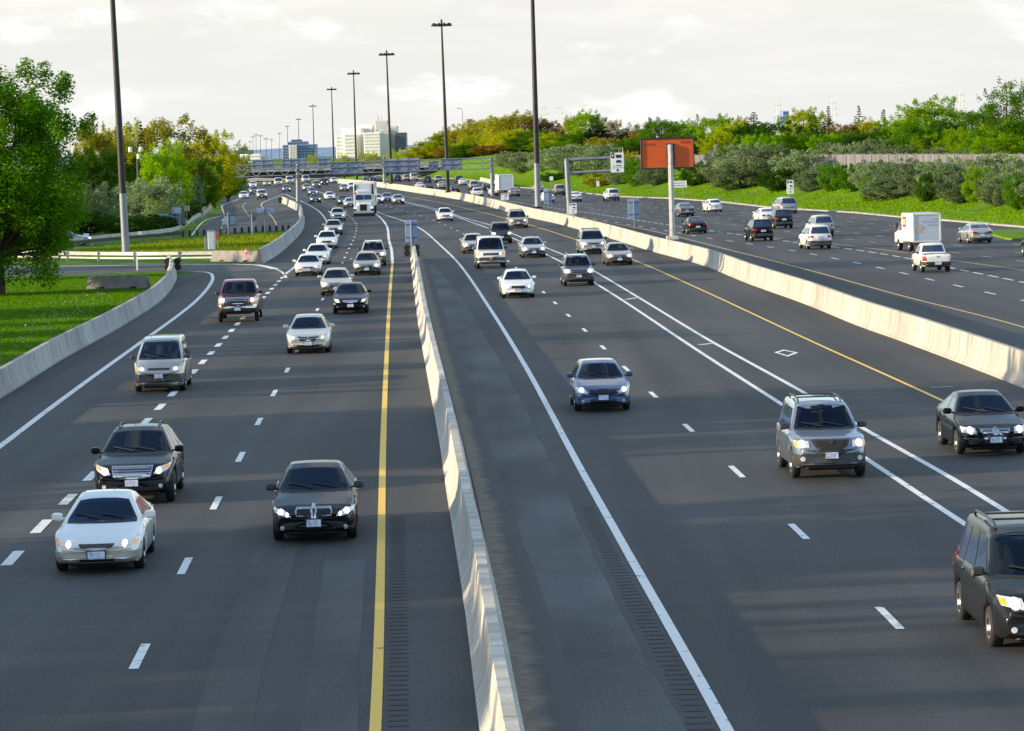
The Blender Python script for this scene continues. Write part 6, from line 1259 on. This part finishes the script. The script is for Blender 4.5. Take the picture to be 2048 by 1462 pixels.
for i in range(64):                               # the wood closes up between the trees told apart above
    px = 845+i*19.5+fr.uniform(-8,8); top = np.interp(px, [840,1000,1100,1250,1450,1650,1800,1900,2100], [296,262,268,282,270,270,262,262,240])+fr.uniform(-8,8)
    bank_tree('round', fr.choice(['green','bright','green','lime','bright','dark']) if px > 1250 else fr.choice(['olive','yellow','green','lime']), px, top, 34, fr.uniform(29, 44), 'lower tree filling the dense wood between taller crowns', group='trees filling the wood')
# shrubs on the bank
S_ = [('silver',1024,302,28,17,'grey shrub right of the right gantry post'),('silver2',1052,306,32,15,'grey shrub left at the foot of the barrier mast'),('silver',1092,302,28,17,'pale grey shrub right of the barrier mast'),('silver',1130,290,42,18,'tall silvery shrub behind the cantilever post'),('silver2',1165,296,36,17,'silvery shrub between the cantilever arms'),('silver',1200,288,36,19,'silvery shrub left of the hanging lane sign'),('olive',1255,302,26,17,'brownish shrub right of the hanging lane sign'),('green',1275,318,26,14,'green bush left below the orange sign'),('silver2',1240,318,24,14,'grey shrub under the hanging lane sign'),('bush',1110,345,26,13,'dark low bush left of the cantilever post'),('olive',1205,345,30,12,'brownish low bush right of the cantilever post'),
 ('silver2',1312,322,30,15,'grey shrub under the left half of the orange sign'),('bush',1395,322,28,14,'dark bush above the low white information sign'),('silver',1440,306,34,17,'silvery shrub below the house roof'),('silver',1490,288,50,18,'broad silvery shrub right of the house roof'),('silver2',1540,292,44,17,'silvery shrub left of the white carpool sign'),('silver2',1480,332,46,13,'low grey shrub below the broad silvery one'),('silver',1600,300,40,17,'silvery shrub right above the white carpool sign'),('bush',1560,338,36,13,'dark low bush behind the white carpool sign'),('silver2',1625,340,28,13,'grey low shrub right of the white carpool sign'),
 ('green',1665,326,22,14,'bright green bush, left one of two before the wall'),('green',1706,328,22,14,'bright green bush, right one of two before the wall'),('green',1735,352,14,11,'small green bush standing forward on the slope'),('silver',1745,322,34,15,'silvery shrub before the noise wall middle'),('silver',1795,318,42,15,'wide silvery shrub before the noise wall middle'),('silver2',1840,326,36,14,'grey shrub left of the small round bush'),('bush',1852,346,17,12,'small round green bush among the silvery shrubs'),('silver2',1775,352,40,12,'dark grey low shrub above the box truck'),('silver',1890,316,44,15,'silvery shrub above the silver grey sedan'),('silver2',1925,345,38,12,'grey low shrub above the exit lane'),('bright',1958,334,26,13,'light green bush near the right edge'),('silver',1985,308,44,16,'tall silvery shrub near the right edge'),('silver2',2000,345,34,12,'grey low shrub near the right edge'),('green',2036,344,22,11,'green bush at the right edge of the slope'),('silver',2045,312,40,15,'silvery shrub cut by the right edge'),('silver2',2085,335,40,13,'grey shrub beyond the right edge'),
 ('silver',1700,285,30,28,'silvery shrub behind the noise wall under the orange tree'),('silver',1755,278,32,28,'silvery shrub behind the noise wall under the yellow tree'),('silver2',1660,285,28,28,'grey shrub behind the left part of the noise wall'),('silver',1890,292,34,28,'silvery shrub behind the noise wall under the dark brownish tree'),('silver',1950,296,36,28,'silvery shrub behind the noise wall near the airy tree'),('silver2',1800,290,30,28,'grey shrub behind the noise wall under the green shoulder')]
for lf, px, yt, hw, o, lab in S_: bank_tree('shrub', lf, px, yt, hw*1.3, o if o > 20 else max(8.0, o-(4.5 if px < 1320 else 2)), lab, group=gs)
# small far trees around the overpass
for a in (('round','lime',625,309,14,1250,'yellow tree behind the overpass right of the blue block'),('round','lime',690,308,18,1350,'low yellow green tree before the white complex'),('round','yellow',745,304,26,1200,'yellow tree at the foot of the white complex'),('round','lime',810,296,36,1150,'lime tree right of the white complex'),('round','bright',728,306,14,1250,'small green tree before the white complex'),('round','yellow',690,338,26,1010,'yellow bush under the second gantry panel'),('round','yellow',740,334,24,1000,'yellow bush left of the second gantry post'),('round','lime',775,332,24,980,'yellow green bush right of the second gantry post')):
    flat_tree(*a, zb=gz(a[5])+1, group='far trees by the overpass')
OFF = []
for i in range(10): OFF.append((-22-9*((i*7)%4)-i*1.2, 30+i*8+((i*5)%4), 10+((i*3)%5), 4.0+((i*2)%3)))
for i, Y in enumerate((118, 131, 150, 158, 176, 199, 222, 240)): OFF.append((-36-6*((i*5)%4), Y, 8.5+((i*3)%4), 2.2+.8*((i*2)%3)))
for x, Y in ((-52,168),(-44,140)): OFF.append((x, Y, 10.5, 3.6))
for i in range(5): OFF.append((-70-9*((i*3)%4), 285+i*15, 15+((i*5)%5), 6.0+((i*2)%3)))
# woods standing left of the frame: they throw the long shadows over the road
for i, (x, Y, h, rd) in enumerate(OFF):
    tree('round' if i % 3 else 'tall', 'green', (x, Y, 0), h, rd, 'tree of the wood beside the near left barrier', group='wood left of the near carriageway')
# grass blades
def tufts(name, pts, hgt, seed, m):
    r = np.random.default_rng(seed); P = np.array(pts); n = len(P); a = r.random(n)*6.28; w = hgt*.35; h = hgt*(.6+.8*r.random(n))
    dx = np.cos(a)*w; dy = np.sin(a)*w; lx = r.normal(size=n)*hgt*.35; ly = r.normal(size=n)*hgt*.2
    V = np.stack([P+np.c_[-dx,-dy,np.zeros(n)], P+np.c_[dx,dy,np.zeros(n)], P+np.c_[lx,ly,h]], 1).reshape(-1,3)
    o = bpy.data.objects.new(name, arr_mesh(name, V, np.arange(n*3).reshape(n,3), [m])); COL.objects.link(o); return struct(o, 'stuff')
def in_poly(p, poly):
    c = False; j = len(poly)-1
    for i in range(len(poly)):
        if (poly[i].y > p[1]) != (poly[j].y > p[1]) and p[0] < (poly[j].x-poly[i].x)*(p[1]-poly[i].y)/(poly[j].y-poly[i].y)+poly[i].x: c = not c
        j = i
    return c
def scatter(px, n, seed):
    poly = [G(*q) for q in px]; r = random.Random(seed); xs = [p.x for p in poly]; ys = [p.y for p in poly]; out = []
    while len(out) < n:
        p = (r.uniform(min(xs), max(xs)), r.uniform(min(ys), max(ys)), -.03)
        if in_poly(p, poly): out.append(p)
    return out
M_tuft = leaf('grass blades', (.068,.160,.003), .28, .45); M_tufty = leaf('dry grass blades', (.15,.20,.010), .5, .4)
tufts('grass', scatter([(-260,1000),(-5,738),(120,678),(215,622),(290,578),(335,545),(56,557),(-260,575)], 52000, 1), .09, 1, M_tuft)
tufts('grass', scatter([(-100,520),(100,516),(520,505),(590,455),(575,466),(360,478),(150,500),(-100,505)], 20000, 2), .15, 2, M_tufty)
pts = []
for _ in range(90000):
    Y = 260 + 640*random.random()**1.6; o = random.uniform(.5, 17); pts.append((xr(Y)+o, Y, gz(Y)+bank_z(o)*bank_top(Y)-.05))
tufts('grass', pts, .19, 3, leaf('bank grass blades', (.13,.235,.003), .5, .45))
w = []
for _ in range(160): p = scatter([(30,700),(170,628),(240,600),(200,585),(60,620)], 1, random.random())[0]; w.append((p[0], p[1], .12))
tufts('dandelion_clocks', w, .05, 5, leaf('seed heads', (.6,.6,.55), .2, .2))
